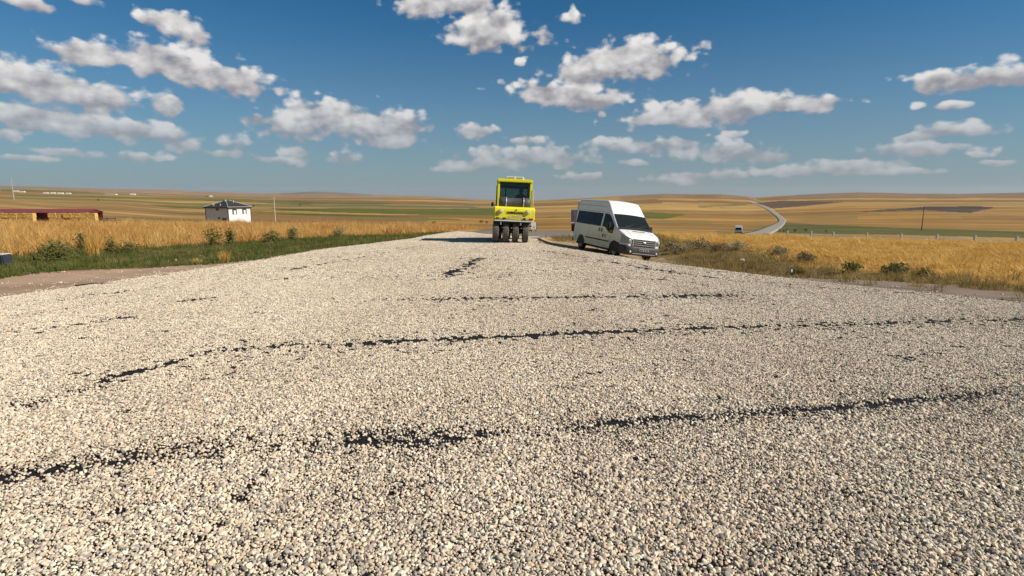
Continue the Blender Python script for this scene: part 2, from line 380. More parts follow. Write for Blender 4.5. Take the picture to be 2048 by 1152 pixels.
a = idx[:-1, :]; b = idx[1:, :]
fc = np.stack([a, np.roll(a, -1, 1), np.roll(b, -1, 1), b], -1).reshape(-1, 4)[:, ::-1]
V = np.stack([Xg, Yg, Zg], -1).reshape(-1, 3)
V = np.vstack([V, [[0, 0, hz1(0, .01)-.05]]]); ctr = len(V)-1
tri = np.stack([np.full(nth, ctr), idx[0], np.roll(idx[0], -1)], -1)[:, ::-1]
me = bpy.data.meshes.new('ground'); nf = len(fc); nt3 = len(tri)
me.vertices.add(len(V)); me.vertices.foreach_set('co', V.ravel())
me.loops.add(nf*4+nt3*3); me.loops.foreach_set('vertex_index', np.concatenate([fc.ravel(), tri.ravel()]).astype(np.int32))
me.polygons.add(nf+nt3)
me.polygons.foreach_set('loop_start', np.concatenate([np.arange(nf)*4, nf*4+np.arange(nt3)*3]).astype(np.int32))
me.update(calc_edges=True); me.validate()
at = me.attributes.new('cover', 'FLOAT_COLOR', 'POINT')
at.data.foreach_set('color', np.hstack([np.vstack([cov.reshape(-1, 3), [gdirt]]), np.ones((len(V), 1))]).astype(np.float32).ravel())
me.shade_smooth()
gm = bpy.data.materials.new('farmland'); gm.use_nodes = True
def mk(m):
    n = m.node_tree.nodes; l = m.node_tree.links; return n, l, n['Principled BSDF']
n, l, b = mk(gm); b.inputs['Roughness'].default_value = .95; b.inputs['Specular IOR Level'].default_value = .1
A = n.new('ShaderNodeAttribute'); A.attribute_name = 'cover'; geo = n.new('ShaderNodeNewGeometry')
def nz(scale, sc, det=6, rough=.6):
    m = n.new('ShaderNodeMapping'); m.inputs[3].default_value = sc; l.new(geo.outputs[0], m.inputs[0])
    q = n.new('ShaderNodeTexNoise'); q.inputs['Scale'].default_value = scale; q.inputs['Detail'].default_value = det; q.inputs['Roughness'].default_value = rough; l.new(m.outputs[0], q.inputs[0]); return q.outputs[0]
def mm(op, x, y, z=None):
    q = n.new('ShaderNodeMath'); q.operation = op
    for i, v in enumerate((x, y, z)):
        if v is None: continue
        if isinstance(v, (int, float)): q.inputs[i].default_value = v
        else: l.new(v, q.inputs[i])
    return q.outputs[0]
t1 = nz(.09, (.16, 1, 0), 10, .74); t2 = nz(1.3, (1, 1, 1), 6); t3 = nz(.012, (1, 1.6, 0), 5)
t4 = nz(.018, (.13, 1, 0), 8, .72)
fac = mm('MULTIPLY', mm('MULTIPLY', mm('MULTIPLY_ADD', t1, 1.7, .0), mm('MULTIPLY_ADD', t4, 2.6, -.30)), mm('MULTIPLY', mm('MULTIPLY_ADD', t2, .5, .75), mm('MULTIPLY_ADD', t3, .5, .75)))
vm = n.new('ShaderNodeVectorMath'); vm.operation = 'SCALE'; l.new(A.outputs['Color'], vm.inputs[0]); l.new(fac, vm.inputs['Scale']); l.new(vm.outputs[0], b.inputs[0])
bp = n.new('ShaderNodeBump'); bp.inputs[0].default_value = .6; bp.inputs[1].default_value = .08; l.new(nz(6, (1, 1, 1), 7, .7), bp.inputs[2]); l.new(bp.outputs[0], b.inputs['Normal'])
ground = new('ground', me, gm, kind='structure')

# ------------------------------------------------------------------ roads
def strip(yr, fl, fr, nu, lift, edge=.10):
    rows = []
    for y in yr:
        x0, x1 = fl(y), fr(y); xs = np.linspace(x0, x1, nu); z = height(np.clip(xs, x0+.02, x1-.02), np.full(nu, y))+lift
        pts = [(x0-.16, y, z[0]-edge)]+[(xs[i], y, z[i]) for i in range(nu)]+[(x1+.16, y, z[-1]-edge)]
        rows.append(pts)
    return grid(rows)
GEND = 33.5
bit = mat('bitumen', (.014, .011, .010), .62, var=.3, scale=30, bump=.8, bscale=90, spec=.25)
asp = mat('worn_grey_road_surface', (.20, .178, .15), .95, var=.16, scale=.6, bump=.3, bscale=30, spec=.1)
dust = mat('pale_gravel_dust', (.34, .29, .22), .95, var=.3, scale=14, bump=.6, bscale=60, spec=.1)
new('road', strip(np.linspace(-12, GEND, 110), xL, xR, 40, .02), bit, kind='structure')
new('old_road', strip(np.linspace(GEND-.6, 99, 90), xL, xR, 16, .005), asp, kind='structure')
# far road climbing the hills
def drape(left, right, lift=.25, nsub=14):
    Lp = np.array(left, float); Rp = np.array(right, float); t = np.linspace(0, 1, len(Lp)); T_ = np.linspace(0, 1, len(Lp)*nsub)
    rows = []
    for q in T_:
        lp = [np.interp(q, t, Lp[:, k]) for k in (0, 1)]; rp = [np.interp(q, t, Rp[:, k]) for k in (0, 1)]
        xs = np.linspace(lp[0], rp[0], 7); ys = np.linspace(lp[1], rp[1], 7); z = height(xs, ys)+lift
        rows.append([(xs[0], ys[0], z[0]-1)]+[(xs[i], ys[i], z[i]) for i in range(7)]+[(xs[-1], ys[-1], z[-1]-1)])
    return grid(rows)
frm = mat('pale_far_road_surface', (.31, .28, .24), .95, var=.1, scale=.05, spec=.1)
le = hits([(1478,469.5),(1530,455.5),(1556,444.5),(1557,440),(1552,433),(1536,420.5),(1519,411.5),(1501,405),(1491,402)], y0=64)
re_ = hits([(1540,469),(1562,456),(1570,447),(1572,441),(1565,434),(1546,420),(1526,411),(1506,404.3),(1495,401.3)], y0=64)
new('far_road', drape(le, re_), frm, kind='structure')
le = hits([(1519,403.6),(1507,399.5),(1494,396)], y0=64); re_ = hits([(1524,403.3),(1511,399.2),(1497,395.8)], y0=64)
new('far_road', drape(le, re_, .5), frm, kind='structure')

# ------------------------------------------------------------------ gravel: every stone real, thinned where the bitumen shows
def stonemat():
    m = bpy.data.materials.new('limestone_chippings'); m.use_nodes = True; n, l, b = mk(m)
    b.inputs['Roughness'].default_value = .85; b.inputs['Specular IOR Level'].default_value = .25
    oi = n.new('ShaderNodeObjectInfo'); g = n.new('ShaderNodeNewGeometry')
    ad = n.new('ShaderNodeMath'); ad.operation = 'ADD'; l.new(oi.outputs['Random'], ad.inputs[0]); l.new(g.outputs['Random Per Island'], ad.inputs[1])
    fr = n.new('ShaderNodeMath'); fr.operation = 'FRACT'; l.new(ad.outputs[0], fr.inputs[0])
    cr = n.new('ShaderNodeValToRGB'); l.new(fr.outputs[0], cr.inputs[0]); e = cr.color_ramp; e.interpolation = 'CONSTANT'
    cols = [(.70,.60,.445),(.64,.54,.39),(.76,.675,.525),(.46,.40,.31),(.70,.605,.455),(.36,.33,.28),(.73,.62,.44),(.55,.465,.355),(.62,.47,.32),(.82,.745,.60),(.22,.195,.165),(.64,.505,.40),(.70,.61,.48),(.47,.425,.355)]
    while len(e.elements) < len(cols): e.elements.new(.5)
    for i, c in enumerate(cols): e.elements[i].position = i/len(cols); e.elements[i].color = (*c, 1)
    no = n.new('ShaderNodeTexNoise'); no.inputs['Scale'].default_value = 90; no.inputs['Detail'].default_value = 4; tcn = n.new('ShaderNodeTexCoord'); l.new(tcn.outputs['Object'], no.inputs[0])
    mp_ = n.new('ShaderNodeMapRange'); l.new(no.outputs[0], mp_.inputs[0]); mp_.inputs[1].default_value = .3; mp_.inputs[2].default_value = .7; mp_.inputs[3].default_value = .78; mp_.inputs[4].default_value = 1.12
    v = n.new('ShaderNodeVectorMath'); v.operation = 'SCALE'; l.new(cr.outputs[0], v.inputs[0]); l.new(mp_.outputs[0], v.inputs['Scale'])
    mpp = n.new('ShaderNodeMapping'); mpp.inputs[3].default_value = (.55, .22, 0); mpp.inputs[2].default_value = (0, 0, R(-20)); l.new(g.outputs[0], mpp.inputs[0])
    wn_ = n.new('ShaderNodeTexNoise'); wn_.inputs['Scale'].default_value = 1.0; wn_.inputs['Detail'].default_value = 6; wn_.inputs['Roughness'].default_value = .6; l.new(mpp.outputs[0], wn_.inputs[0])
    tr_ = n.new('ShaderNodeValToRGB'); l.new(wn_.outputs[0], tr_.inputs[0]); tr_.color_ramp.elements[0].position = .30; tr_.color_ramp.elements[0].color = (.93, .885, .865, 1); tr_.color_ramp.elements[1].position = .66; tr_.color_ramp.elements[1].color = (1.12, 1.12, 1.12, 1)
    v2_ = n.new('ShaderNodeVectorMath'); v2_.operation = 'MULTIPLY'; l.new(v.outputs[0], v2_.inputs[0]); l.new(tr_.outputs[0], v2_.inputs[1]); l.new(v2_.outputs[0], b.inputs[0])
    return m
SM = stonemat()
def add_stone(bm, sub, r, loc=(0, 0, 0)):
    ret = bmesh.ops.create_icosphere(bm, subdivisions=sub, radius=1.0); vs = ret['verts']
    q = [Vector(rng.normal(size=3)).normalized() for _ in range(10)]; cut = [rng.uniform(.48, .82) for _ in q]
    ax = (rng.uniform(.85, 1.25), rng.uniform(.7, 1.0), rng.uniform(.5, .75))
    for v in vs:
        p = v.co.copy()
        for d, c in zip(q, cut):
            e = p.dot(d)
            if e > c: p -= d*(e-c)*.97
        v.co = Vector((p.x*ax[0], p.y*ax[1], p.z*ax[2]))*r+Vector(loc)
def proto_coll(name, meshes):
    col = bpy.data.collections.new(name)
    for i, me_ in enumerate(meshes):
        o = bpy.data.objects.new('%s_%02d' % (name, i), me_); col.objects.link(o)
    return col
def scatter(name, pts, rot, scl, pid, col, **props):
    me_ = bpy.data.meshes.new(name); me_.vertices.add(len(pts)); me_.vertices.foreach_set('co', np.asarray(pts, np.float32).ravel())
    for nm, tp, dat, key in (('rot', 'FLOAT_VECTOR', rot, 'vector'), ('scl', 'FLOAT_VECTOR', scl, 'vector'), ('pid', 'INT', pid, 'value')):
        at_ = me_.attributes.new(nm, tp, 'POINT'); at_.data.foreach_set(key, np.asarray(dat, np.int32 if tp == 'INT' else np.float32).ravel())
    o = new(name, me_, None, **props)
    ng = bpy.data.node_groups.new(name, 'GeometryNodeTree')
    ng.interface.new_socket('Geometry', in_out='INPUT', socket_type='NodeSocketGeometry'); ng.interface.new_socket('Geometry', in_out='OUTPUT', socket_type='NodeSocketGeometry')
    gi = ng.nodes.new('NodeGroupInput'); go = ng.nodes.new('NodeGroupOutput'); ip = ng.nodes.new('GeometryNodeInstanceOnPoints')
    ci_ = ng.nodes.new('GeometryNodeCollectionInfo'); ci_.inputs[0].default_value = col; ci_.inputs['Separate Children'].default_value = True; ci_.inputs['Reset Children'].default_value = True
    ip.inputs['Pick Instance'].default_value = True
    def na(nm, tp):
        q = ng.nodes.new('GeometryNodeInputNamedAttribute'); q.data_type = tp; q.inputs[0].default_value = nm; return q.outputs[0]
    er = ng.nodes.new('FunctionNodeEulerToRotation')
    ng.links.new(na('rot', 'FLOAT_VECTOR'), er.inputs[0]); ng.links.new(er.outputs[0], ip.inputs['Rotation'])
    ng.links.new(na('scl', 'FLOAT_VECTOR'), ip.inputs['Scale']); ng.links.new(na('pid', 'INT'), ip.inputs['Instance Index'])
    ng.links.new(gi.outputs[0], ip.inputs['Points']); ng.links.new(ci_.outputs[0], ip.inputs['Instance']); ng.links.new(ip.outputs[0], go.inputs[0])
    md = o.modifiers.new('scatter', 'NODES'); md.node_group = ng
    return o
# bitumen streaks on the ground: (points, half width m, strength)
STK = [([(-120,985),(0,962),(130,942),(250,925),(480,905),(700,893),(900,880),(1150,860),(1400,840),(1680,825),(1850,808),(2048,788),(2200,775)], .12, .93), ([(-60,965),(150,935),(420,900),(700,880),(900,868)], .17, .75),
 ([(230,895),(330,880),(480,872)], .05, .4), ([(1850,790),(2048,775)], .07, .4),
 ([(60,815),(120,798),(230,762),(330,735),(440,705),(600,696),(740,690)], .11, .9), ([(740,690),(900,683),(1150,672),(1400,660),(1640,655),(2000,645),(2150,642)], .13, 1.0),
 ([(350,790),(480,770)], .05, .3), ([(750,695),(640,712),(400,770)], .05, .35),
 ([(780,602),(1000,600),(1200,598),(1300,597)], .17, .9), ([(1280,597),(1450,595)], .30, 1.0), ([(1450,595),(1700,590)], .1, .4),
 ([(885,556),(930,535),(958,518)], .22, 1.0), ([(940,530),(1000,508)], .15, .4),
 ([(1080,503),(1150,514),(1300,541),(1380,552),(1460,563),(1545,569)], .13, .85), ([(1545,569),(1700,582),(1950,600)], .13, .6),
 ([(20,669),(110,660),(250,640)], .12, .8), ([(120,603),(180,594),(250,587)], .16, .8), ([(250,587),(360,573)], .13, .6), ([(365,606),(425,598)], .15, .9),
 ([(560,545),(700,522),(860,490)], .15, .55), ([(640,520),(800,498),(870,488)], .15, .5), ([(0,640),(300,600),(700,540)], .14, .3), ([(1000,560),(1040,520)], .12, .3), ([(960,600),(1250,560),(1500,575)], .13, .25), ([(860,640),(1000,615)], .08, .2), ([(470,725),(600,712)], .06, .4)]
STKW = [(hits(p, y0=.6, y1=60), w, s) for p, w, s in STK]
def bare(x, y):
    """chance that a stone is missing here"""
    pr = np.zeros_like(x)
    gap = fbm(x, y, .34, 41, 3); fine = fbm(x, y, .11, 47, 2)
    wob = (fbm(x, y, .5, 43)-.5)*.16
    for P_, w, s in STKW:
        d = np.full_like(x, 9.)
        for i in range(len(P_)-1):
            ax_, ay = P_[i]; bx_, by = P_[i+1]; ex, ey = bx_-ax_, by-ay; L2 = ex*ex+ey*ey
            t = np.clip(((x-ax_)*ex+(y-ay)*ey)/L2, 0, 1); nx, ny = -ey/math.sqrt(L2), ex/math.sqrt(L2)
            dd = np.hypot(x-(ax_+t*ex)+wob*nx, y-(ay+t*ey)+wob*ny); d = np.minimum(d, dd)
        core = np.exp(-(d/w)**2)*s*np.clip(.66+(gap-.36)*3.2, .50, .99)*np.clip(.72+(fine-.30)*2.0, .66, 1)
        halo = np.exp(-(d/(w*3.2))**2)*s*.42*np.clip((fine-.30)*3.2, 0, 1)
        pr = np.maximum(pr, np.maximum(core, halo))
    sp = fbm(x, y, .22, 51, 3); pr = np.maximum(pr, np.clip((sp-.72)*5, 0, .5))
    return pr
def jgrid(x0, x1, y0, y1, sp, jit=.38):
    nx, ny = int((x1-x0)/sp), int((y1-y0)/sp); gx, gy = np.meshgrid(np.arange(nx), np.arange(ny))
    gx = gx+.5*(gy % 2); x = x0+(gx+rng.uniform(-jit, jit, gx.shape))*sp; y = y0+(gy+rng.uniform(-jit, jit, gy.shape))*sp
    return x.ravel(), y.ravel()
roadz = lambda x, y: height(x, y)+.02
NS = 5.2; NM = 13.0
ms = []
for i in range(16):
    bm = bmesh.new(); add_stone(bm, 2, .0102); me_ = bmesh_mesh(bm, False); me_.materials.append(SM)
    ms.append(me_)
colA = proto_coll('stone_proto', ms)
parts = []
for y0, y1 in [(.4, 2.4), (2.4, NS)]:
    w = .93*y1+1.6; x, y = jgrid(-w, w, y0, y1, .0150); parts.append((x, y))
x = np.concatenate([p[0] for p in parts]); y = np.concatenate([p[1] for p in parts])
k_ = (np.abs(x) < .93*y+1.5) & (x > xL(y)) & (x < xR(y)); x, y = x[k_], y[k_]
k_ = rng.random(len(x)) > bare(x, y); x, y = x[k_], y[k_]
sz = np.clip(rng.lognormal(-.02, .30, len(x)), .5, 1.9)*(.88+.3*fbm(x, y, .8, 61)); z = roadz(x, y)+.0042*sz+rng.uniform(0, .004, len(x))
m2 = rng.random(len(x)) < .08; z[m2] += rng.uniform(.004, .010, m2.sum())
nS = len(x); print('stones', nS)
rot = np.stack([rng.normal(0, .4, nS), rng.normal(0, .4, nS), rng.uniform(0, 6.28, nS)], -1)
scatter('gravel', np.stack([x, y, z], -1), rot, np.repeat(sz[:, None], 3, 1)*rng.uniform(.85, 1.18, (nS, 3)), rng.integers(0, 16, nS), colA,
        kind='stuff', label='pale limestone chippings freshly spread over the near road', category='gravel')
def handfuls(nm, ng, r0, sp):
    ms = []
    for i in range(14):
        bm = bmesh.new()
        for gx in range(ng):
            for gy in range(ng):
                add_stone(bm, 1, r0*rng.uniform(.65, 1.4), ((gx-(ng-1)/2+rng.uniform(-.42, .42))*sp, (gy-(ng-1)/2+rng.uniform(-.42, .42))*sp, r0*.45+rng.uniform(0, r0*.6)))
        me_ = bmesh_mesh(bm, False); me_.materials.append(SM); ms.append(me_)
    return proto_coll(nm, ms)
def lay(col, x, y, label, lift=0., zs=(.9, 1.35)):
    nS = len(x); z = roadz(x, y)+lift; print('handfuls', nS)
    rot = np.stack([rng.normal(0, .04, nS), rng.normal(0, .04, nS), rng.uniform(0, 6.28, nS)], -1)
    scatter('gravel', np.stack([x, y, z], -1), rot, np.stack([rng.uniform(.95, 1.12, nS)]*2+[rng.uniform(*zs, nS)], -1), rng.integers(0, 14, nS), col, kind='stuff', label=label, category='gravel')
colB = handfuls('stone_handful', 3, .0116, .0168); colC = handfuls('stone_scoop', 5, .0162, .0240)
x, y = jgrid(-14, 14, NS-.03, NM, .0500, .25)
k_ = (x > xL(y)+.03) & (x < xR(y)-.03) & (np.abs(x) < .93*y+1.8); x, y = x[k_], y[k_]
k_ = rng.random(len(x)) > bare(x, y); x, y = x[k_], y[k_]
lay(colB, x, y, 'pale limestone chippings spread across the middle of the road')
x, y = jgrid(-14, 14, NM-.05, 46, .117, .25)
k_ = (x > xL(y)+.05-.25*(fbm(x, y, .9, 3)-.3)) & (x < xR(y)-.05+.25*(fbm(x, y, .9, 5)-.3)) & ((y < GEND) | (x < xL(y)+1.0+(46-y)*.36)); x, y = x[k_], y[k_]
k_ = rng.random(len(x)) > bare(x, y)*1.05; x, y = x[k_], y[k_]
lay(colC, x, y, 'pale limestone chippings spread over the road toward the roller')
# stray stones kicked onto the dirt shoulders
x, y = jgrid(-16, 14, 6, 26, .11, .5)
d_ = np.maximum(xL(y)-x, x-xR(y)); k_ = (d_ > .02) & (d_ < 4.5) & (rng.random(len(x)) < .55*np.exp(-d_/.55)+.05); x, y = x[k_], y[k_]
colD = handfuls('stray_stones', 2, .012, .05)
nS = len(x); scatter('stray_stones', np.stack([x, y, height(x, y)], -1), np.stack([0*x, 0*x, rng.uniform(0, 6.28, nS)], -1), np.repeat(rng.uniform(.7, 1.5, nS)[:, None], 3, 1), rng.integers(0, 14, nS), colD, kind='stuff', label='stray chippings scattered on the dirt shoulders', category='gravel')

# ------------------------------------------------------------------ grass, straw, verge plants
def grassmat(name, cols, trans=.25, wn=.9):
    m = bpy.data.materials.new(name); m.use_nodes = True; n, l, b = mk(m)
    b.inputs['Roughness'].default_value = .75; b.inputs['Specular IOR Level'].default_value = .2
    oi = n.new('ShaderNodeObjectInfo'); g = n.new('ShaderNodeNewGeometry')
    no = n.new('ShaderNodeTexNoise'); no.inputs['Scale'].default_value = wn; no.inputs['Detail'].default_value = 3; l.new(g.outputs[0], no.inputs[0])
    q = n.new('ShaderNodeMath'); q.operation = 'MULTIPLY_ADD'; l.new(g.outputs['Random Per Island'], q.inputs[0]); q.inputs[1].default_value = .35; l.new(oi.outputs['Random'], q.inputs[2])
    q2 = n.new('ShaderNodeMath'); q2.operation = 'MULTIPLY_ADD'; l.new(no.outputs[0], q2.inputs[0]); q2.inputs[1].default_value = 1.9; l.new(q.outputs[0], q2.inputs[2])
    q3 = n.new('ShaderNodeMath'); q3.operation = 'MULTIPLY'; l.new(q2.outputs[0], q3.inputs[0]); q3.inputs[1].default_value = .36
    cr = n.new('ShaderNodeValToRGB'); l.new(q3.outputs[0], cr.inputs[0]); e = cr.color_ramp
    while len(e.elements) < len(cols): e.elements.new(.5)
    for i, c in enumerate(cols): e.elements[i].position = .12+.76*i/(len(cols)-1); e.elements[i].color = (*c, 1)
    l.new(cr.outputs[0], b.inputs[0])
    tr_ = n.new('ShaderNodeBsdfTranslucent'); l.new(cr.outputs[0], tr_.inputs[0]); mx_ = n.new('ShaderNodeMixShader'); mx_.inputs[0].default_value = trans
    l.new(b.outputs[0], mx_.inputs[1]); l.new(tr_.outputs[0], mx_.inputs[2]); l.new(mx_.outputs[0], n['Material Output'].inputs[0])
    return m
def add_blade(V_, F_, base, az, ln, lean, bend, w, seg=3):
    ux, uy = math.cos(az), math.sin(az); p = np.array(base, float); a_ = lean; i0 = len(V_)
    for k in range(seg+1):
        t = k/seg; ww = w*(1-t*.85); V_.append((p[0]-uy*ww, p[1]+ux*ww, p[2])); V_.append((p[0]+uy*ww, p[1]-ux*ww, p[2]))
        p = p+np.array((ux*math.sin(a_), uy*math.sin(a_), math.cos(a_)))*ln/seg; a_ += bend/seg
    for k in range(seg): F_.append((i0+2*k, i0+2*k+1, i0+2*k+3, i0+2*k+2))
def tuft(nb, h, spread, lean, bend, w, rs_, seg=3, seed=0):
    V_, F_ = [], []; r_ = random.Random(seed)
    for i in range(nb):
        a_ = r_.uniform(0, 6.28); d = spread*math.sqrt(r_.random())
        add_blade(V_, F_, (d*math.cos(a_), d*math.sin(a_), -.02), r_.uniform(0, 6.28), h*r_.uniform(.55, 1.15), (abs(r_.gauss(0, lean)) if lean < 1 else r_.uniform(lean-.55, lean+.25)), r_.uniform(.2, 1)*bend, w*r_.uniform(.7, 1.3), seg)
    return mesh(V_, F_)
gold_m = grassmat('dry_golden_grass', [(.28,.135,.035),(.43,.22,.058),(.58,.33,.095),(.67,.43,.15),(.76,.55,.25)], .35, .33)
straw_m = grassmat('cut_straw', [(.34,.165,.03),(.54,.30,.065),(.66,.40,.10),(.74,.50,.15),(.80,.60,.24)], .3, .7)
green_m = grassmat('verge_grass', [(.045,.062,.012),(.075,.10,.018),(.115,.14,.028),(.17,.175,.05),(.30,.24,.09)], .3, .8)
olive_m = grassmat('dry_olive_weeds', [(.11,.085,.028),(.18,.14,.048),(.27,.195,.068),(.38,.27,.10),(.50,.35,.14)], .3, .8)
weed_m = grassmat('dusty_green_leaves', [(.075,.085,.02),(.12,.13,.032),(.175,.175,.052),(.26,.23,.09)], .3, 2.5)
grey_m = grassmat('grey_thistle_leaves', [(.10,.085,.045),(.17,.145,.08),(.27,.22,.13),(.38,.31,.19)], .25, 2.5)
def protos(nm, specs, m):
    out = []
    for i, sp_ in enumerate(specs):
        me_ = tuft(*sp_, None, 3, i+17); me_.materials.append(m); out.append(me_)
    return proto_coll(nm, out)
pg = protos('dry_grass_tuft', [(26,.62,.22,.28,.7,.009),(30,.5,.26,.4,.9,.010),(22,.75,.18,.22,.5,.008),(34,.42,.28,.5,1.0,.010),(24,.6,.24,.55,.8,.009)], gold_m)
ps = protos('straw_tuft', [(44,.24,.30,1.25,.5,.009),(40,.30,.34,1.4,.3,.008),(46,.14,.28,.9,.6,.009),(34,.40,.34,1.45,.2,.009),(26,.15,.12,.3,.3,.007)], straw_m)
pv = protos('green_grass_tuft', [(40,.20,.20,.5,.9,.009),(34,.28,.18,.4,.8,.009),(46,.14,.24,.7,.9,.010),(30,.34,.14,.35,.6,.008)], green_m)
po = protos('weed_tuft', [(34,.22,.24,.6,.8,.009),(30,.30,.2,.5,.7,.009),(40,.14,.26,.8,.9,.010),(22,.45,.12,.3,.4,.007)], olive_m)
def field(name, col, npro, x, y, smin, smax, tilt=.12, row=0, **props):
    n_ = len(x); z = height(x, y)
    rot = np.stack([rng.normal(0, tilt, n_)+tilt*5*(fbm(x, y, 2.6, 81)-.5), rng.normal(0, tilt, n_)+tilt*5*(fbm(x, y, 2.6, 83)-.5), rng.uniform(0, 6.28, n_)], -1)
    sc = rng.uniform(smin, smax, n_)*(.45+1.1*fbm(x, y, 2.2, 77)); st_ = 1+row*(fbm(x*.3, y, .9, 91)-.5)*2; st_ = st_*(1-.28*sm(y, 34, 58)); sc = np.stack([sc*rng.uniform(.9, 1.3, n_)]*2+[sc*st_], -1)
    return scatter(name, np.stack([x, y, z], -1), rot, sc, rng.integers(0, npro, n_), col, kind='stuff', **props)
jit = lambda x, y, a=1.: (fbm(x, y, 1.2, 33)-.5)*a
x, y = jgrid(-64, 3, 12, 66, .40, .5)
k_ = (x < vL(y)+jit(x, y, 1.6)-.05) & (x > -1.05*y-4) & (x < xL(y)-.8)
k_ &= rng.random(len(x)) < np.clip(1.25-y/75, .3, 1); x, y = x[k_], y[k_]
field('dry_grass', pg, 5, x, y, .7, 1.25, .3, label='tall dry golden grass across the left field', category='grass')
x, y = jgrid(1, 62, 10, 62, .30, .5)
k_ = (x > vR(y)+jit(x, y, 2.2)-.4) & (x > xR(y)+1.2) & (x < 1.08*y+4) & ((y < 50) | (x < 12)); 
k_ &= (y < 46) | (rng.random(len(x)) < .5); x, y = x[k_], y[k_]
field('straw', ps, 5, x, y, .7, 1.3, .10, .9, label='cut golden straw over the stubble field behind the van', category='straw')
x, y = jgrid(-30, 0, 9, 48, .19, .5)
k_ = (x > vL(y)+jit(x, y, 1.6)-.3) & (x < np.where(y < 24, np.minimum(dL(y)+jit(x, y, 1.0), xL(y)-.05), xL(y)-.05)) & (x > -1.05*y-3)
k_ &= rng.random(len(x)) < np.clip((fbm(x, y, 1.4, 71)-.22)*3, .1, 1); x, y = x[k_], y[k_]
field('verge_grass', pv, 4, x, y, .35, .85, label='short green grass and weeds on the left road verge', category='grass')
x, y = jgrid(1, 34, 9, 48, .21, .5)
k_ = (x > xR(y)+.15) & (x < vR(y)+jit(x, y, 2.2)+.5) & (x < 1.05*y+3) & ~((y < 16.5) & (x < dR(y)+jit(x, y, 1.8)-.5) & (rng.random(len(x)) < .94))
k_ &= rng.random(len(x)) < np.clip((fbm(x, y, 1.1, 73)-.15)*3.2, .25, 1); x, y = x[k_], y[k_]
k_ = ~((x > xR(y)) & (x < 8.0) & (y > 18.5) & (y < 34) & ((rng.random(len(x)) < .94) | (x < xR(y)+1.5))); x, y = x[k_], y[k_]
k_ = (x > xR(y)+.7) | (rng.random(len(x)) < .3); x, y = x[k_], y[k_]
field('verge_weeds', po, 4, x, y, .35, .85, label='dry olive weeds on the sloping right verge', category='weeds')

def bush(name, px, py, w, h, m, label, group=None, nleaf=420, leaf=.05, seed=0, stems=7, cat='weed', dry=False):
    X, Y = hit(px, py); r_ = random.Random(seed)
    t = thing(name, label, cat, (X, Y, hz1(X, Y)-.03), (0, 0, r_.uniform(0, 6)), group)
    tips = []; bm = bmesh.new()
    for i in range(stems):
        a_ = r_.uniform(0, 6.28); q = r_.uniform(.15, 1); hh = h*(1.05-.45*q)*r_.uniform(.8, 1.1)
        p0 = Vector((0, 0, 0)); p1 = Vector((math.cos(a_)*w*.25*q, math.sin(a_)*w*.25*q, hh*.5)); p2 = Vector((math.cos(a_)*w*.5*q, math.sin(a_)*w*.5*q, hh))
        add_tube(bm, p0, p1, .012, .008, 5, False); add_tube(bm, p1, p2, .008, .004, 5, False); tips.append((p0, p1, p2))
    new('stem', bmesh_mesh(bm), stem_m, t)
    V_, F_ = [], []
    for i in range(nleaf):
        p0, p1, p2 = r_.choice(tips); q = r_.uniform(.05, 1)**.8
        p = (p0.lerp(p1, q*2) if q < .5 else p1.lerp(p2, q*2-1)); sp_ = w*.17*(1.1-q*.6)
        p = p+Vector((r_.gauss(0, sp_), r_.gauss(0, sp_), r_.gauss(0, h*.06))); p.z = max(p.z, .01)
        u = Vector((r_.gauss(0, 1), r_.gauss(0, 1), r_.gauss(0, .7))).normalized(); v = u.orthogonal().normalized()
        s1 = leaf*r_.uniform(.5, 1.3); s2 = s1*(.14 if dry else r_.uniform(.25, .5)); i0 = len(V_)
        V_ += [p-u*s1, p-v*s2, p+u*s1, p+v*s2]; F_.append((i0, i0+1, i0+2, i0+3))
    new('foliage', mesh(V_, F_), m, t)
    return t
stem_m = mat('dry_stem', (.20, .14, .06), .9, scale=20)
GB = 'green weeds along the field edge'; GR = 'grey thistle bushes on the right verge'
bush('weed_bush', 112, 522, 1.25, .75, weed_m, 'wide dusty green weed beside the dark crate on the verge', None, 1100, .055, 1, 14)
bush('weed_bush', 165, 505, .5, .95, weed_m, 'tall narrow green weed left of the pale dry grass clump', None, 420, .05, 2)
bush('weed_bush', 222, 510, .45, .85, weed_m, 'dark narrow green weed right of the pale dry grass clump', None, 420, .05, 3)
WL = [(432,492,1.0,1.05,'tall spiky green weed in front of the grey house'),(460,488,.6,.9,'slender green weed just beside the tall spiky one'),
 (545,486,1.0,.8,'broad green weed in line with the pale utility pole'),(585,482,.6,.95,'tall thin weed between two broad ones at the field edge'),(680,476,1.1,.7,'wide low weed where the verge narrows toward the roller'),
 (250,508,1.0,.5,'low sprawling weed beside the dark narrow weed')]
for i, (px, py, w, h, lab) in enumerate(WL): bush('weed_bush', px, py, w, h, weed_m, lab, GB, 480, .06, 10+i, 10)
for i, (px, py, w, h, lab) in enumerate([(1362,505,1.3,.5,'low grey brown thistle bush close to the minibus'),(1400,500,1.2,.65,'tall grey thistle bush at the foot of the straw field'),(1432,503,1.3,.55,'dark thistle bush in the middle of the thistle row'),(1470,502,1.3,.65,'rounded thistle bush at the far end of the row'),(1345,500,.9,.5,'small brown thistle bush behind the minibus mirror'),(1560,512,1.0,.5,'lone dark thistle bush at the straw edge'),(1610,524,.8,.45,'small lone thistle bush above the white bottle')]):
    bush('thistle_bush', px, py, w, h, grey_m, lab, GR, 640, .05, 40+i, 12, 'bush')
bush('weed_bush', 1700, 545, .8, .42, weed_m, 'bushy green weed on the verge between bottle and spreading weed', None, 420, .045, 60, 9)
bush('weed_bush', 1592, 549, .6, .28, weed_m, 'low green weed right beside the white bottle', None, 320, .045, 61, 9)
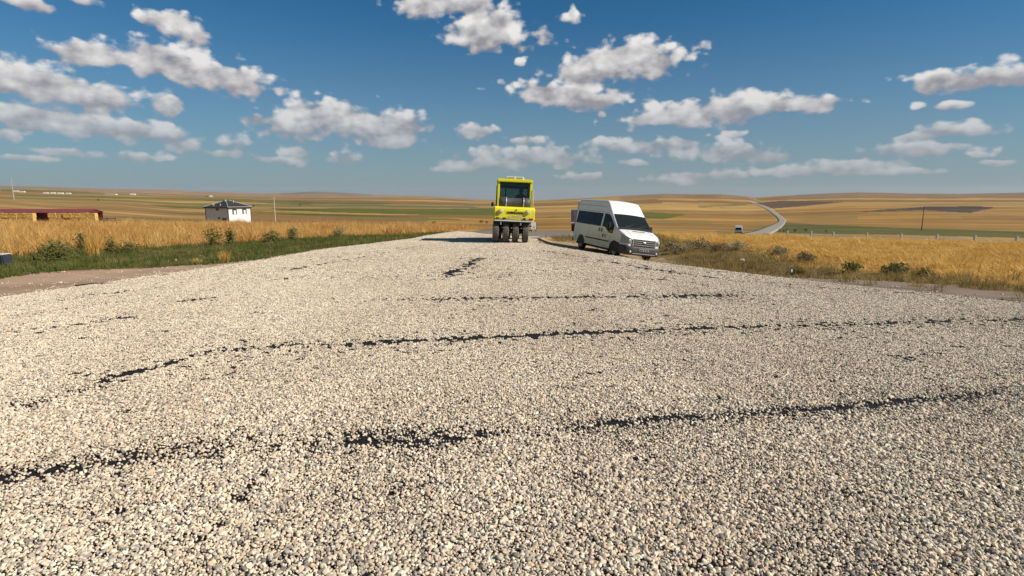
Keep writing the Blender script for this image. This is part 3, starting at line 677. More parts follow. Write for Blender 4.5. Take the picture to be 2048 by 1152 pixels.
bush('weed_bush', 1795, 548, 1.0, .38, weed_m, 'spreading dark green weed at the edge of the cut straw', None, 620, .05, 70, 11)
bush('weed_bush', 1850, 553, .7, .26, weed_m, 'small flat olive weed on the straw beside the grey dirt', None, 320, .045, 71, 8)
for i, (px, py, w, h, lab) in enumerate([(187,512,.5,1.0,'tall pale dry grass clump between two green weeds'),(450,525,.35,.45,'short dry straw coloured clump standing in the green verge'),(395,528,.4,.22,'low pale dry tuft at the lower edge of the green verge')]):
    X, Y = hit(px, py); V_, F_ = [], []; r_ = random.Random(90+i)
    for j in range(90):
        a_ = r_.uniform(0, 6.28); d = w*.45*math.sqrt(r_.random()); add_blade(V_, F_, (d*math.cos(a_), d*math.sin(a_), -.02), a_+r_.gauss(0, .7), h*r_.uniform(.5, 1.1), abs(r_.gauss(0, .16)), r_.uniform(.1, .6), .009)
    tag(new('dry_grass_clump', mesh(V_, F_), straw_m), lab, 'grass').location = (X, Y, hz1(X, Y))

# ------------------------------------------------------------------ shared vehicle materials
def glassmat(name, tint, refl=.12):
    m = bpy.data.materials.new(name); m.use_nodes = True; n = m.node_tree.nodes; l = m.node_tree.links; n.remove(n['Principled BSDF'])
    t_ = n.new('ShaderNodeBsdfTransparent'); t_.inputs[0].default_value = (*tint, 1); g = n.new('ShaderNodeBsdfGlossy'); g.inputs['Roughness'].default_value = .03
    fr = n.new('ShaderNodeFresnel'); fr.inputs[0].default_value = 1.5; mx_ = n.new('ShaderNodeMixShader'); l.new(fr.outputs[0], mx_.inputs[0])
    l.new(t_.outputs[0], mx_.inputs[1]); l.new(g.outputs[0], mx_.inputs[2]); l.new(mx_.outputs[0], n['Material Output'].inputs[0]); return m
def dusty(m, col=(.46,.37,.25), amt=.55, z0=.3, z1=2.6, scale=3.5):
    n, l, b = mk(m); src = b.inputs[0].links[0].from_socket
    g = n.new('ShaderNodeTexCoord'); sp_ = n.new('ShaderNodeSeparateXYZ'); l.new(g.outputs['Object'], sp_.inputs[0])
    no = n.new('ShaderNodeTexNoise'); no.inputs['Scale'].default_value = scale; no.inputs['Detail'].default_value = 8; no.inputs['Roughness'].default_value = .68; l.new(g.outputs['Object'], no.inputs[0])
    r1 = n.new('ShaderNodeMapRange'); l.new(sp_.outputs[2], r1.inputs[0]); r1.inputs[1].default_value = z1; r1.inputs[2].default_value = z0; r1.inputs[3].default_value = .10; r1.inputs[4].default_value = 1
    r2 = n.new('ShaderNodeMapRange'); l.new(no.outputs[0], r2.inputs[0]); r2.inputs[1].default_value = .38; r2.inputs[2].default_value = .72; r2.inputs[3].default_value = .06; r2.inputs[4].default_value = amt
    mu = n.new('ShaderNodeMath'); mu.operation = 'MULTIPLY'; l.new(r1.outputs[0], mu.inputs[0]); l.new(r2.outputs[0], mu.inputs[1])
    mx_ = n.new('ShaderNodeMix'); mx_.data_type = 'RGBA'; l.new(mu.outputs[0], mx_.inputs[0]); l.new(src, mx_.inputs[6]); mx_.inputs[7].default_value = (*col, 1); l.new(mx_.outputs[2], b.inputs[0])
    r3 = n.new('ShaderNodeMapRange'); l.new(mu.outputs[0], r3.inputs[0]); r3.inputs[2].default_value = .5; r3.inputs[3].default_value = b.inputs['Roughness'].default_value; r3.inputs[4].default_value = .9; l.new(r3.outputs[0], b.inputs['Roughness'])
    return m
yel = mat('machine_yellow_paint', (.86, .79, .008), .38, var=.06, scale=3, spec=.45)
muddy = mat('dried_mud_stain', (.66, .50, .15), .8, var=.3, scale=9)
blk = mat('black_steel', (.018, .017, .016), .55, var=.3, scale=6)
rub = mat('dusty_rubber', (.125, .115, .105), .9, var=.45, scale=14, bump=.7, bscale=50, hue=(1.15, 1.05, .9))
rub2 = mat('road_tyre_rubber', (.024, .023, .022), .85, var=.3, scale=12)
dgr = mat('dark_grey_plastic', (.055, .054, .052), .6, var=.15, scale=10)
tank_m = mat('grey_moulded_plastic', (.075, .075, .072), .55, var=.2, scale=5)
wht = mat('white_paint', (.80, .80, .78), .35, var=.03, scale=2, spec=.5, coat=.3)
dwht = mat('dusty_white_paint', (.70, .70, .67), .4, var=.06, scale=2, spec=.4)
chrome = mat('bright_metal', (.62, .62, .62), .25, 1.0, .05, 4)
dusty(yel, amt=.6, z0=.9, z1=2.4); dusty(wht, (.40,.34,.25), .55, .3, 1.9)
silver = mat('silver_grey_trim', (.36, .36, .35), .4, .3, .08, 5)
redl = mat('red_lamp_lens', (.40, .03, .02), .25, var=.1); orl = mat('amber_lamp_lens', (.65, .25, .03), .25, var=.1)
lens = mat('clear_lamp_lens', (.50, .50, .42), .15, var=.08, scale=12, spec=.7)
vlens = mat('clouded_lamp_lens', (.36, .37, .29), .2, var=.25, scale=14, spec=.6)
vglass = mat('dark_tinted_glass', (.016, .021, .021), .12, var=.2, spec=.13)
cglass = glassmat('cab_glass', (.50, .60, .58))
skin = mat('skin', (.30, .17, .10), .6, var=.1); cloth = mat('dark_work_clothes', (.022, .024, .030), .9, var=.3, scale=20); hairm = mat('black_hair', (.012, .010, .009), .7, var=.2)

def wheel(parent, x0, x1, y, z, r, rim_r, tm, rm, hub=True, tread=0, name='wheel'):
    w = x1-x0; e = w*.16
    o = new(name, lathe_x([(0, rim_r*.96), (e*.35, r*.9), (e, r*.985), (w*.5, r), (w-e, r*.985), (w-e*.35, r*.9), (w, rim_r*.96)], 36), tm, parent); o.location = (x0, y, z)
    if tread:
        bm = bmesh.new()
        for i in range(tread):
            a_ = 2*math.pi*i/tread
            for q, (u0, u1, da) in enumerate(((.10, .30, 0), (.38, .62, .5), (.70, .90, 0))):
                m_ = Matrix.Rotation(a_+da*2*math.pi/tread, 4, 'X'); hw = math.pi*r/tread*.62
                add_box(bm, w*u0, w*u1, -hw, hw, r*.97, r*1.012, m_)
        new('tread', bmesh_mesh(bm), tm, o)
    if rm:
        for s_ in (0, 1):
            xa = w*.14 if s_ == 0 else w*.86; sg = 1 if s_ == 0 else -1
            pr = [(xa-sg*w*.10, rim_r), (xa-sg*w*.10, rim_r*.92), (xa+sg*w*.06, rim_r*.80), (xa+sg*w*.02, rim_r*.40), (xa-sg*w*.12, rim_r*.34), (xa-sg*w*.13, rim_r*.05)]
            new('rim', lathe_x(pr, 24), rm, o)
    return o
def stand(cx, cy, rz, wb, tw):
    """ground plane under four wheels -> location and rotation"""
    f = Vector((math.sin(rz), -math.cos(rz))); r_ = Vector((math.cos(rz), math.sin(rz)))
    z = {}
    for a_ in (-1, 1):
        for b_ in (-1, 1): p = Vector((cx, cy))+f*a_*wb/2+r_*b_*tw/2; z[a_, b_] = hz1(p.x, p.y)
    zc = sum(z.values())/4; roll = math.atan2((z[1,-1]+z[-1,-1]-z[1,1]-z[-1,1])/2, tw); pit = math.atan2((z[1,-1]+z[1,1]-z[-1,-1]-z[-1,1])/2, wb)
    M = Matrix.Rotation(rz, 4, 'Z') @ Matrix.Rotation(roll, 4, 'Y') @ Matrix.Rotation(-pit, 4, 'X')
    return zc, M.to_euler()

# ------------------------------------------------------------------ pneumatic roller (front towards -Y)
RX, RY = -.02, 29.0
zc, rt_ = stand(RX, RY, R(2), 3.2, 1.5); rt_.y += R(2.6)
ro = thing('pneumatic_roller', 'yellow pneumatic tyred road roller on the gravel, cab window facing', 'roller', (RX, RY, zc+.035), rt_)
TR = .50
for x0 in (-.985, -.515, -.055, .42):
    wheel(ro, x0, x0+.30, -1.62, TR, TR, .26, rub, blk, tread=26, name='tyre')
for x0 in (-.78, -.31, .16, .63):
    wheel(ro, x0, x0+.30, 1.62, TR, TR, .26, rub, blk, tread=0, name='tyre')
new('axle', boxes([(-.95, .70, -1.68, -1.56, .44, .56)], .01), blk, ro); new('axle', boxes([(-.75, .90, 1.56, 1.68, .44, .56)], .01), blk, ro)
each('fork', [(-.64, -.57, -1.75, -1.35, .42, .98), (-.19, -.12, -1.72, -1.35, .42, .98), (.28, .35, -1.75, -1.35, .42, .98)], blk, ro, .008)
new('chassis', boxes([(-.93, .80, -2.02, -1.30, .93, 1.04), (-.75, .75, -1.35, 1.9, .70, 1.02)], .015), blk, ro)
for xs_ in (-.62, .31):
    new('scraper', box(xs_-.03, xs_+.04, -2.10, -2.05, .84, .97, .006), dwht, ro)
# front ballast body
prof = [(-2.10, 1.02), (-2.14, 1.10), (-2.12, 1.55), (-2.02, 1.68), (-1.2, 1.68), (-1.2, 1.02)]
def prism_x(pr, x0, x1, bevel=.03):
    bm = bmesh.new(); A_ = [bm.verts.new((x0, y, z)) for y, z in pr]; B_ = [bm.verts.new((x1, y, z)) for y, z in pr]; n_ = len(pr)
    for i in range(n_): bm.faces.new((A_[i], A_[(i+1) % n_], B_[(i+1) % n_], B_[i]))
    bm.faces.new(A_[::-1]); bm.faces.new(B_); bmesh.ops.recalc_face_normals(bm, faces=bm.faces[:]); return bmesh_mesh(bm, False, bevel)
body = new('body', prism_x(prof, -.95, .95, .035), yel, ro)
new('rear_body', prism_x([(1.0, 1.02), (1.0, 1.62), (2.2, 1.55), (2.35, 1.4), (2.35, 1.02)], -.93, .93, .03), yel, ro)
each('side_panel', [(-.95, -.80, -1.19, .99, .95, 1.62), (.80, .95, -1.19, .99, .95, 1.62)], yel, ro, .02)
new('bumper_strip', box(-.93, .93, -2.165, -2.10, 1.0, 1.05, .008), dwht, ro)
tm_ = text_mesh('AMMANN', .165, .006); tx = new('lettering', tm_, blk, body); tx.location = (.02, -2.141, 1.405); tx.rotation_euler = (math.pi/2, 0, 0)
lg = new('emblem', mesh([(-.045, 0, -.03), (.045, 0, -.03), (0, 0, .045), (-.045, .01, -.03), (.045, .01, -.03), (0, .01, .045)], [(0, 1, 2), (3, 5, 4), (0, 3, 4, 1), (1, 4, 5, 2), (2, 5, 3, 0)]), blk, body); lg.location = (.07, -2.142, 1.545)
st = new('mud_stain', mesh([(x_, -2.1455+abs(z_-1.2)*.02, z_) for x_, z_ in [(-.34,1.10),(-.30,1.24),(-.12,1.29),(.05,1.26),(.22,1.33),(.38,1.30),(.36,1.16),(.22,1.09),(-.10,1.11)]], [tuple(range(9))]), muddy, body)
for sx_ in (-1, 1):
    h_ = new('headlight', lathe_x([(0, .02), (0, .082), (.05, .095), (.09, .09)], 20), wht, ro); h_.rotation_euler = (0, 0, math.pi/2); h_.location = (sx_*.63-.02, -2.19, 1.46)
    new('lamp_rim', lathe_x([(-.005, .088), (-.005, .104), (.08, .104), (.08, .09)], 20), yel, h_)
new('indicator_lamp', box(-.86, -.72, -2.165, -2.12, 1.10, 1.17, .008), blk, ro); new('indicator_lamp', box(-.66, -.60, -2.165, -2.12, 1.10, 1.17, .008), lens, ro); new('indicator_lamp', box(-.55, -.38, -2.165, -2.12, 1.10, 1.17, .008), blk, ro)
new('indicator_lamp', box(.40, .52, -2.165, -2.12, 1.10, 1.18, .008), blk, ro); new('indicator_lamp', box(.53, .63, -2.165, -2.12, 1.10, 1.18, .008), lens, ro); new('indicator_lamp', box(.67, .87, -2.165, -2.12, 1.10, 1.18, .008), redl, ro)
new('reflector', box(-.90, -.80, -2.155, -2.12, 1.28, 1.37, .01), orl, ro)
# moulded tank with straps behind the bonnet edge
tk = new('water_tank', lathe_x([(0, .05), (0, .20), (.04, .25), (.34, .255), (.40, .235), (1.10, .235), (1.16, .255), (1.44, .25), (1.48, .20), (1.48, .05)], 24), tank_m, ro); tk.location = (-.74, -1.62, 1.86)
for xs_ in (.30, 1.12):
    new('strap', lathe_x([(xs_, .262), (xs_, .272), (xs_+.06, .272), (xs_+.06, .262)], 24), silver, tk)
# cab
CX0, CX1, CY0, CY1, CZ0, CZ1 = -.83, .83, -1.22, .95, 1.05, 2.98
for (xa, xb) in ((CX0, CX0+.11), (CX1-.11, CX1)):
    new('pillar', box(xa, xb, CY0, CY0+.09, 1.60, 2.84, .012), yel, ro); new('pillar', box(xa, xb, CY1-.09, CY1, CZ0, 2.84, .012), yel, ro)
new('roof', box(CX0-.02, CX1+.02, CY0-.06, CY1+.05, 2.84, 2.99, .03), yel, ro)
new('roof_lining', box(CX0+.04, CX1-.04, CY0+.02, CY1-.02, 2.80, 2.838), blk, ro)
acb = new('air_conditioner', box(-.42, .44, -.95, .1, 2.99, 3.13, .03), wht, ro)
new('vent_grille', box(-.35, -.03, -.962, -.945, 3.02, 3.10, .004), silver, acb); new('vent_grille', box(.05, .37, -.962, -.945, 3.02, 3.10, .004), silver, acb)
new('cab_floor', box(CX0, CX1, CY0, CY1, 1.05, 1.15), blk, ro)
each('cab_rear_wall', [(CX0+.11, CX1-.11, CY1-.07, CY1-.02, 1.15, 1.72), (CX0+.11, CX1-.11, CY1-.07, CY1-.02, 2.62, 2.795)], blk, ro, .006)
new('front_glass', box(CX0+.11, CX1-.11, CY0+.035, CY0+.045, 1.62, 2.83), cglass, ro)
new('rear_glass', box(CX0+.11, CX1-.11, CY1-.05, CY1-.04, 1.72, 2.62), cglass, ro)
for xs_ in (CX0+.02, CX1-.03):
    new('side_glass', box(xs_, xs_+.008, CY0+.09, CY1-.09, 1.65, 2.82), cglass, ro)
new('door_frame', boxes([(CX0-.035, CX0-.005, CY0+.05, CY0+.11, 1.5, 2.7), (CX0-.035, CX0-.005, CY0+.05, .6, 1.44, 1.5), (CX0-.035, CX0-.005, .54, .6, 1.5, 2.7)], .006), blk, ro)
each('steering_console', [(.18, .62, -.75, -.5, 1.15, 1.82), (-.05, .1, -.2, .3, 1.15, 1.7)], blk, ro, .03)
new('inner_post', boxes([(-.42, -.36, .6, .66, 1.15, 2.8)], .01), blk, ro)
mr = new('mirror', box(-1.10, -.98, -1.30, -1.25, 1.66, 1.86, .02), blk, ro); new('mirror_arm', tube((-.98, -1.27, 1.74), (-.83, -1.2, 1.70), .014), blk, mr)
new('handrail', tube((.90, -1.25, 1.72), (.90, -1.25, 2.55), .014), yel, ro)
new('seat', boxes([(.20, .66, -.15, .35, 1.5, 1.62), (.20, .66, .30, .42, 1.6, 2.22)], .04), blk, ro)
each('step', [(.72, .93, -.9, -.5, .55, .59), (.72, .93, -.9, -.5, .76, .80)], blk, ro, .006)
# seated operator
def person(loc, rot, label):
    t = thing('person', label, 'person', loc, rot)
    J = {'pel': (0, 0, .0, .15), 'spi': (0, .0, .22, .145), 'che': (0, -.02, .42, .17), 'nek': (0, -.03, .56, .062), 'hd1': (0, -.05, .64, .085), 'hd2': (0, -.05, .76, .092), 'hd3': (0, -.04, .84, .06)}
    E = [('pel','spi'),('spi','che'),('che','nek'),('nek','hd1'),('hd1','hd2'),('hd2','hd3')]
    for s_, q in ((-1, 'l'), (1, 'r')):
        J.update({'sh'+q: (s_*.20, -.02, .46, .075), 'el'+q: (s_*.27, -.16, .24, .052), 'wr'+q: (s_*.17, -.42, .26, .036), 'ha'+q: (s_*.15, -.49, .27, .042), 'fi'+q: (s_*.13, -.56, .26, .022), 'tu'+q: (s_*.10, -.50, .30, .016),
                  'hp'+q: (s_*.10, -.04, -.02, .10), 'kn'+q: (s_*.14, -.46, .02, .072), 'an'+q: (s_*.14, -.52, -.36, .05), 'to'+q: (s_*.15, -.70, -.40, .045)})
        E += [('che','sh'+q),('sh'+q,'el'+q),('el'+q,'wr'+q),('wr'+q,'ha'+q),('ha'+q,'fi'+q),('ha'+q,'tu'+q),('pel','hp'+q),('hp'+q,'kn'+q),('kn'+q,'an'+q),('an'+q,'to'+q)]
    ks = list(J); me_ = bpy.data.meshes.new('person'); me_.from_pydata([J[k][:3] for k in ks], [(ks.index(a_), ks.index(b_)) for a_, b_ in E], []); me_.update()
    o = bpy.data.objects.new('body', me_); C.objects.link(o); o.modifiers.new('s', 'SKIN'); sb = o.modifiers.new('u', 'SUBSURF'); sb.levels = 2; sb.render_levels = 2
    for i, k in enumerate(ks): me_.skin_vertices[0].data[i].radius = (J[k][3],)*2; me_.skin_vertices[0].data[i].use_root = (k == 'pel')
    me_.materials.append(cloth); o.parent = t
    bm = bmesh.new(); bmesh.ops.create_uvsphere(bm, u_segments=18, v_segments=12, radius=.1)
    for v in bm.verts: v.co = Vector((v.co.x*.98, v.co.y*1.1, v.co.z*1.25))
    hd = new('head', bmesh_mesh(bm, True), skin, t); hd.location = (0, -.055, .735)
    bm = bmesh.new(); add_tube(bm, (0, -.105, .02), (0, -.135, -.03), .012, .02, 8); new('nose', bmesh_mesh(bm, True), skin, hd)
    for s_ in (-1, 1):
        bm = bmesh.new(); bmesh.ops.create_uvsphere(bm, u_segments=8, v_segments=6, radius=.013); bmesh.ops.translate(bm, verts=bm.verts[:], vec=(s_*.036, -.098, .015)); new('eye', bmesh_mesh(bm, True), hairm, hd)
        bm = bmesh.new(); bmesh.ops.create_uvsphere(bm, u_segments=8, v_segments=6, radius=.028, matrix=Matrix.Translation((s_*.10, .0, -.005)) @ Matrix.Diagonal((.35, .8, 1.2, 1))); new('ear', bmesh_mesh(bm, True), skin, hd)
    new('mouth', box(-.028, .028, -.108, -.098, -.062, -.054, .003), redl, hd)
    bm = bmesh.new(); bmesh.ops.create_uvsphere(bm, u_segments=18, v_segments=12, radius=.112)
    for v in bm.verts: v.co = Vector((v.co.x, v.co.y*1.1+.018, max(v.co.z*1.2, -.02 if v.co.y < -.02 else -.09)+.02))
    new('hair', bmesh_mesh(bm, True), hairm, hd)
    return t
M_ = Matrix.Translation(ro.location) @ rt_.to_matrix().to_4x4() @ Matrix.Translation((.36, -.10, 1.76))
person(M_.to_translation(), (rt_.x, rt_.y, rt_.z), 'person in dark clothes seated at the controls inside the roller cab')

# ------------------------------------------------------------------ white minibus (front towards -Y; s runs from the rear bumper forward)
VX, VY, VR = 5.02, 28.75, R(20)
zc, rt_ = stand(VX, VY, VR, 3.45, 1.66)
van = thing('minibus', 'white high roof minibus with dark windows parked tilted on the road verge', 'van', (VX, VY, zc+.0), rt_)
LEN = 5.35; SF, SR = 4.42, .97; s2y = lambda s_: (SF+SR)/2-s_
HS = np.array([(0,2.50),(.12,2.58),(2.95,2.62),(3.12,2.58),(3.28,2.46),(3.74,2.03),(4.46,1.40),(4.56,1.34),(5.05,1.17),(5.22,1.07),(5.31,.98),(5.35,.90)])
def Hs(s_): return float(np.interp(s_, HS[:, 0], HS[:, 1]))
def Wd(s_, z_):
    w = .985-np.clip(z_-1.15, 0, 9)*.088-np.clip(.62-z_, 0, 1)*.06
    p = np.interp(s_, [0, .08, 4.3, 4.9, 5.15, 5.3, 5.35], [.955, .99, 1, .975, .925, .86, .80]); return float(w*p)
def zlow(s_):
    z_ = .36
    for c in (SF, SR):
        if abs(s_-c) < .43: z_ = max(z_, .34+math.sqrt(.43**2-(s_-c)**2))
    return z_
ss = np.unique(np.round(np.concatenate([np.arange(0, LEN, .06), [SF-.43, SF+.43, SR-.43, SR+.43, LEN], HS[:, 0]]), 3))
for side in (-1, 1):
    rows = []
    for s_ in ss:
        zt = Hs(s_)-.10; zl = zlow(s_); zs = np.linspace(zl, zt, 16); rows.append([(side*Wd(s_, z_), s2y(s_), z_) for z_ in zs][::side])
    new('side_body', grid(rows), wht, van)
def topz(s_, u): # u -1..1 across
    return Hs(s_)+.035*(1-u*u)-.035
rows = []
for s_ in ss:
    zt = Hs(s_)-.10; we = Wd(s_, zt); wi = we-.10; r_ = []
    for a_ in np.linspace(0, math.pi/2, 5)[:-1]: r_.append((-(wi+.10*math.cos(a_)), s2y(s_), zt+.10*math.sin(a_)))
    for u in np.linspace(-1, 1, 13): r_.append((u*wi, s2y(s_), Hs(s_)+.03*(1-u*u)))
    for a_ in np.linspace(math.pi/2, 0, 5)[1:]: r_.append(((wi+.10*math.cos(a_)), s2y(s_), zt+.10*math.sin(a_)))
    rows.append(r_)
rf = new('roof_and_bonnet', grid(rows), wht, van)
w_ = Wd(0, 1); new('rear_panel', box(-w_+.02, w_-.02, s2y(0)-.03, s2y(0)+.01, .4, 2.5, .03), wht, van)
new('nose_panel', grid([[(u*Wd(LEN, z_), s2y(LEN)-.02*(1-u*u), z_) for u in np.linspace(-1, 1, 11)] for z_ in np.linspace(.36, Hs(LEN)-.02, 6)]), wht, van)
new('underbody', boxes([(-.80, .80, s2y(LEN-.15), s2y(.1), .24, .62)], .03), blk, van)
each('wheel_well', [(-.97, -.70, s2y(SF+.40), s2y(SF-.40), .3, .74), (.70, .97, s2y(SF+.40), s2y(SF-.40), .3, .74), (-.97, -.70, s2y(SR+.40), s2y(SR-.40), .3, .74), (.70, .97, s2y(SR+.40), s2y(SR-.40), .3, .74)], blk, van)
for c in (SF, SR):
    for sd in (-1, 1):
        xa = -.96 if sd < 0 else .75
        wheel(van, xa, xa+.21, s2y(c), .34, .34, .21, rub2, silver)
def sidepatch(name, pts, m, sd, off=.006, parent=None, n_=7):
    """patch on the body side given by bottom and top edge polylines in (s, z)"""
    bot, top = pts; rows = []
    for j in range(n_):
        t = j/(n_-1); r_ = []
        for q in np.linspace(0, 1, 16):
            sb_ = np.interp(q, np.linspace(0, 1, len(bot)), [p[0] for p in bot]); zb = np.interp(q, np.linspace(0, 1, len(bot)), [p[1] for p in bot])
            st_ = np.interp(q, np.linspace(0, 1, len(top)), [p[0] for p in top]); zt = np.interp(q, np.linspace(0, 1, len(top)), [p[1] for p in top])
            s_, z_ = sb_*(1-t)+st_*t, zb*(1-t)+zt*t; r_.append((sd*(Wd(s_, z_)+off), s2y(s_), z_))
        rows.append(r_)
    return new(name, grid(rows), m, parent or van)
for sd in (-1, 1):
    band = sidepatch('window_band', ([(.14,1.34),(2.86,1.34)], [(.20,1.98),(2.90,1.98)]), blk, sd, .005)
    for a_, b_ in ((.22, 1.42), (1.50, 2.18), (2.22, 2.80)):
        sidepatch('window_pane', ([(a_,1.40),(b_,1.40)], [(a_+.03,1.93),(b_,1.93)]), vglass, sd, .012, band)
    sidepatch('door_window', ([(3.02,1.36),(3.35,1.32),(3.55,1.20),(3.78,1.10),(4.14,1.08)], [(3.06,1.98),(3.25,1.98),(3.45,1.97),(3.66,1.90),(4.16,1.47)]), vglass, sd, .008)
    sidepatch('side_moulding', ([(1.45,.66),(3.92,.66)], [(1.45,.72),(3.92,.72)]), blk, sd, .018)
    sidepatch('roof_seam', ([(.10,2.305),(3.05,2.305)], [(.10,2.32),(3.05,2.32)]), dgr, sd, .006)
    sidepatch('gutter_seam', ([(.10,2.035),(3.40,2.035)], [(.10,2.045),(3.40,2.045)]), dgr, sd, .004)
    for a_ in (2.93, 3.97): sidepatch('door_gap', ([(a_,.45),(a_+.014,.45)], [(a_,1.32),(a_+.014,1.32)]), dgr, sd, .004)
    for a_ in (2.79, 3.06): sidepatch('door_handle', ([(a_,1.08),(a_+.09,1.08)], [(a_,1.26),(a_+.09,1.26)]), blk, sd, .03)
    ml = sidepatch('door_emblem', ([(3.18,.84),(3.30,.84)], [(3.18,1.00),(3.30,1.00)]), dgr, sd, .007)
    for zz in (.86, .91, .96): sidepatch('emblem_line', ([(3.34,zz),(3.58,zz)], [(3.34,zz+.025),(3.58,zz+.025)]), dgr, sd, .008, ml, 2)
    # arch lip
    bm = bmesh.new(); prev = None
    for a_ in np.linspace(0, math.pi, 17):
        s_, z_ = SF+.435*math.cos(a_), .34+.435*math.sin(a_); p = Vector((sd*(Wd(s_, z_)+.01), s2y(s_), z_))
        if prev: add_tube(bm, prev, p, .016, None, 6)
        prev = p
    new('arch_lip', bmesh_mesh(bm), dgr, van)
    # mirror
    mi = new('mirror', box(sd*1.13-.10, sd*1.13+.10, s2y(3.98)-.09, s2y(3.98)+.05, 1.20, 1.60, .05), blk, van)
    new('mirror_arm', tube((sd*.94, s2y(3.92), 1.28), (sd*1.06, s2y(3.96), 1.30), .03), blk, mi)
    # headlight wraps the corner
    pl = [(4.90, 1.00), (5.08, .97), (5.20, .935), (5.30, .88), (5.345, .80), (5.362, .66)]; rows = []
    for t in np.linspace(0, 1, 6):
        r_ = []
        for i, (s_, xx) in enumerate(pl):
            q = i/(len(pl)-1); zb, zt = .76-.0*q, 1.16-.17*q; zz = zb*(1-t)+zt*t
            xo = min(xx, Wd(min(s_, 5.35), zz)+.014) if i < 5 else xx
            r_.append((sd*xo, s2y(s_)-.012, zz))
        rows.append(r_)
    hl = new('headlight', grid(rows), vlens, van)
    new('reflector_bowl', lathe_x([(0, .02), (0, .06), (.012, .075)], 16), silver, hl)
    hl.children[0].location = (sd*.76, s2y(5.40), .88); hl.children[0].rotation_euler = (0, 0, math.pi/2)
# windscreen
rows = []
for t in np.linspace(0, 1, 9):
    s_ = 4.44-t*.66; half = (Wd(s_, Hs(s_)-.1)-.075)
    rows.append([(u*half, s2y(s_)-.012, Hs(s_)+.03*(1-u*u)+.014) for u in np.linspace(-1, 1, 15)])
ws = new('windscreen', grid(rows), vglass, van)
rows = [[(u*(Wd(s_, Hs(s_)-.1)-.06), s2y(s_)-.01, Hs(s_)+.03*(1-u*u)+dz) for u in np.linspace(-1, 1, 15)] for s_, dz in ((4.58, .010), (4.44, .020))]
new('cowl', grid(rows), blk, van)
for a_, b_ in (((-.62, 4.50), (-.02, 4.30)), ((.02, 4.50), (.60, 4.32))):
    new('wiper', tube((a_[0], s2y(a_[1]), Hs(a_[1])+.06), (b_[0], s2y(b_[1]), Hs(b_[1])+.06), .012, .008), blk, ws)
rows = [[(u*.34+.03, s2y(s_)-.004, Hs(s_)+.036) for u in np.linspace(-1, 1, 5)] for s_ in (4.78, 4.72)]; new('bonnet_vent', grid(rows), blk, van)
bm = bmesh.new()
for i in range(24):
    a0, a1 = 2*math.pi*i/24, 2*math.pi*(i+1)/24; q = []
    for rr_, aa in ((.13, a0), (.13, a1), (.115, a1), (.115, a0)): s_ = 4.95+rr_*math.sin(aa); q.append(bm.verts.new((rr_*math.cos(aa), s2y(s_)-.004, Hs(s_)+.036)))
    bm.faces.new(q)
new('bonnet_emblem', bmesh_mesh(bm), mat('pale_grey_decal', (.60, .60, .58), .5, var=.1), van)
for sd in (-1, 1):
    rows = [[(sd*(.58+q), s2y(s_)-.004, Hs(s_)+.024) for q in (0, .014)] for s_ in np.linspace(4.62, 5.2, 8)]; new('bonnet_gap', grid(rows), silver, van)
# grille, bumper, plate
yf = s2y(LEN)
gr = new('grille', box(-.60, .60, yf-.045, yf+.01, .66, .99, .02), dgr, van)
for zz in (.71, .80, .89): new('grille_bar', box(-.53, .53, yf-.066, yf-.044, zz, zz+.034, .006), silver, gr)
each('grille_surround', [(-.62, -.55, yf-.06, yf, .66, 1.0), (.55, .62, yf-.06, yf, .66, 1.0)], silver, gr, .01)
bm = bmesh.new(); bmesh.ops.create_uvsphere(bm, u_segments=20, v_segments=8, radius=1, matrix=Matrix.Translation((0, yf-.07, .845)) @ Matrix.Diagonal((.11, .014, .045, 1))); new('badge', bmesh_mesh(bm, True), chrome, gr)
bpl = [(4.86, 1.0), (5.10, .985), (5.28, .93), (5.40, .80), (5.44, .5), (5.45, 0)]
xs_ = [(-w, s_) for s_, w in bpl]+[(w, s_) for s_, w in bpl[::-1][1:]]
rows = []
for z_, dn in ((.26, -.07), (.32, -.01), (.45, .0), (.58, .0), (.65, -.02), (.67, -.10)):
    rows.append([(x_*(1+dn*.15), s2y(s_+dn), z_) for x_, s_ in xs_])
bu = new('bumper', grid(rows), dgr, van)
new('bumper_bar', box(-.62, .62, yf-.14, yf-.095, .315, .36, .015), silver, bu)
pt = new('number_plate', box(-.26, .26, yf-.118, yf-.098, .46, .57, .004), silver, bu)
for i, (xa, xb) in enumerate(((-.23, -.19), (-.17, -.13), (-.11, -.07), (-.01, .05), (.11, .15), (.17, .21))): new('plate_character', box(xa, xb, yf-.124, yf-.117, .485, .545, .002), blk, pt)
for sd in (-1, 1):
    fg = new('fog_lamp', lathe_x([(0, .01), (0, .045), (.02, .055)], 14), lens, bu); fg.rotation_euler = (0, 0, math.pi/2); fg.location = (sd*.70, yf-.10, .40)
new('rear_bumper', box(-.97, .97, s2y(.05), s2y(-.1), .36, .56, .03), dgr, van)
for sd in (-1, 1): new('tail_lamp', box(sd*.90-.06, sd*.90+.06, s2y(.02), s2y(-.035), .75, 1.35, .01), redl, van)

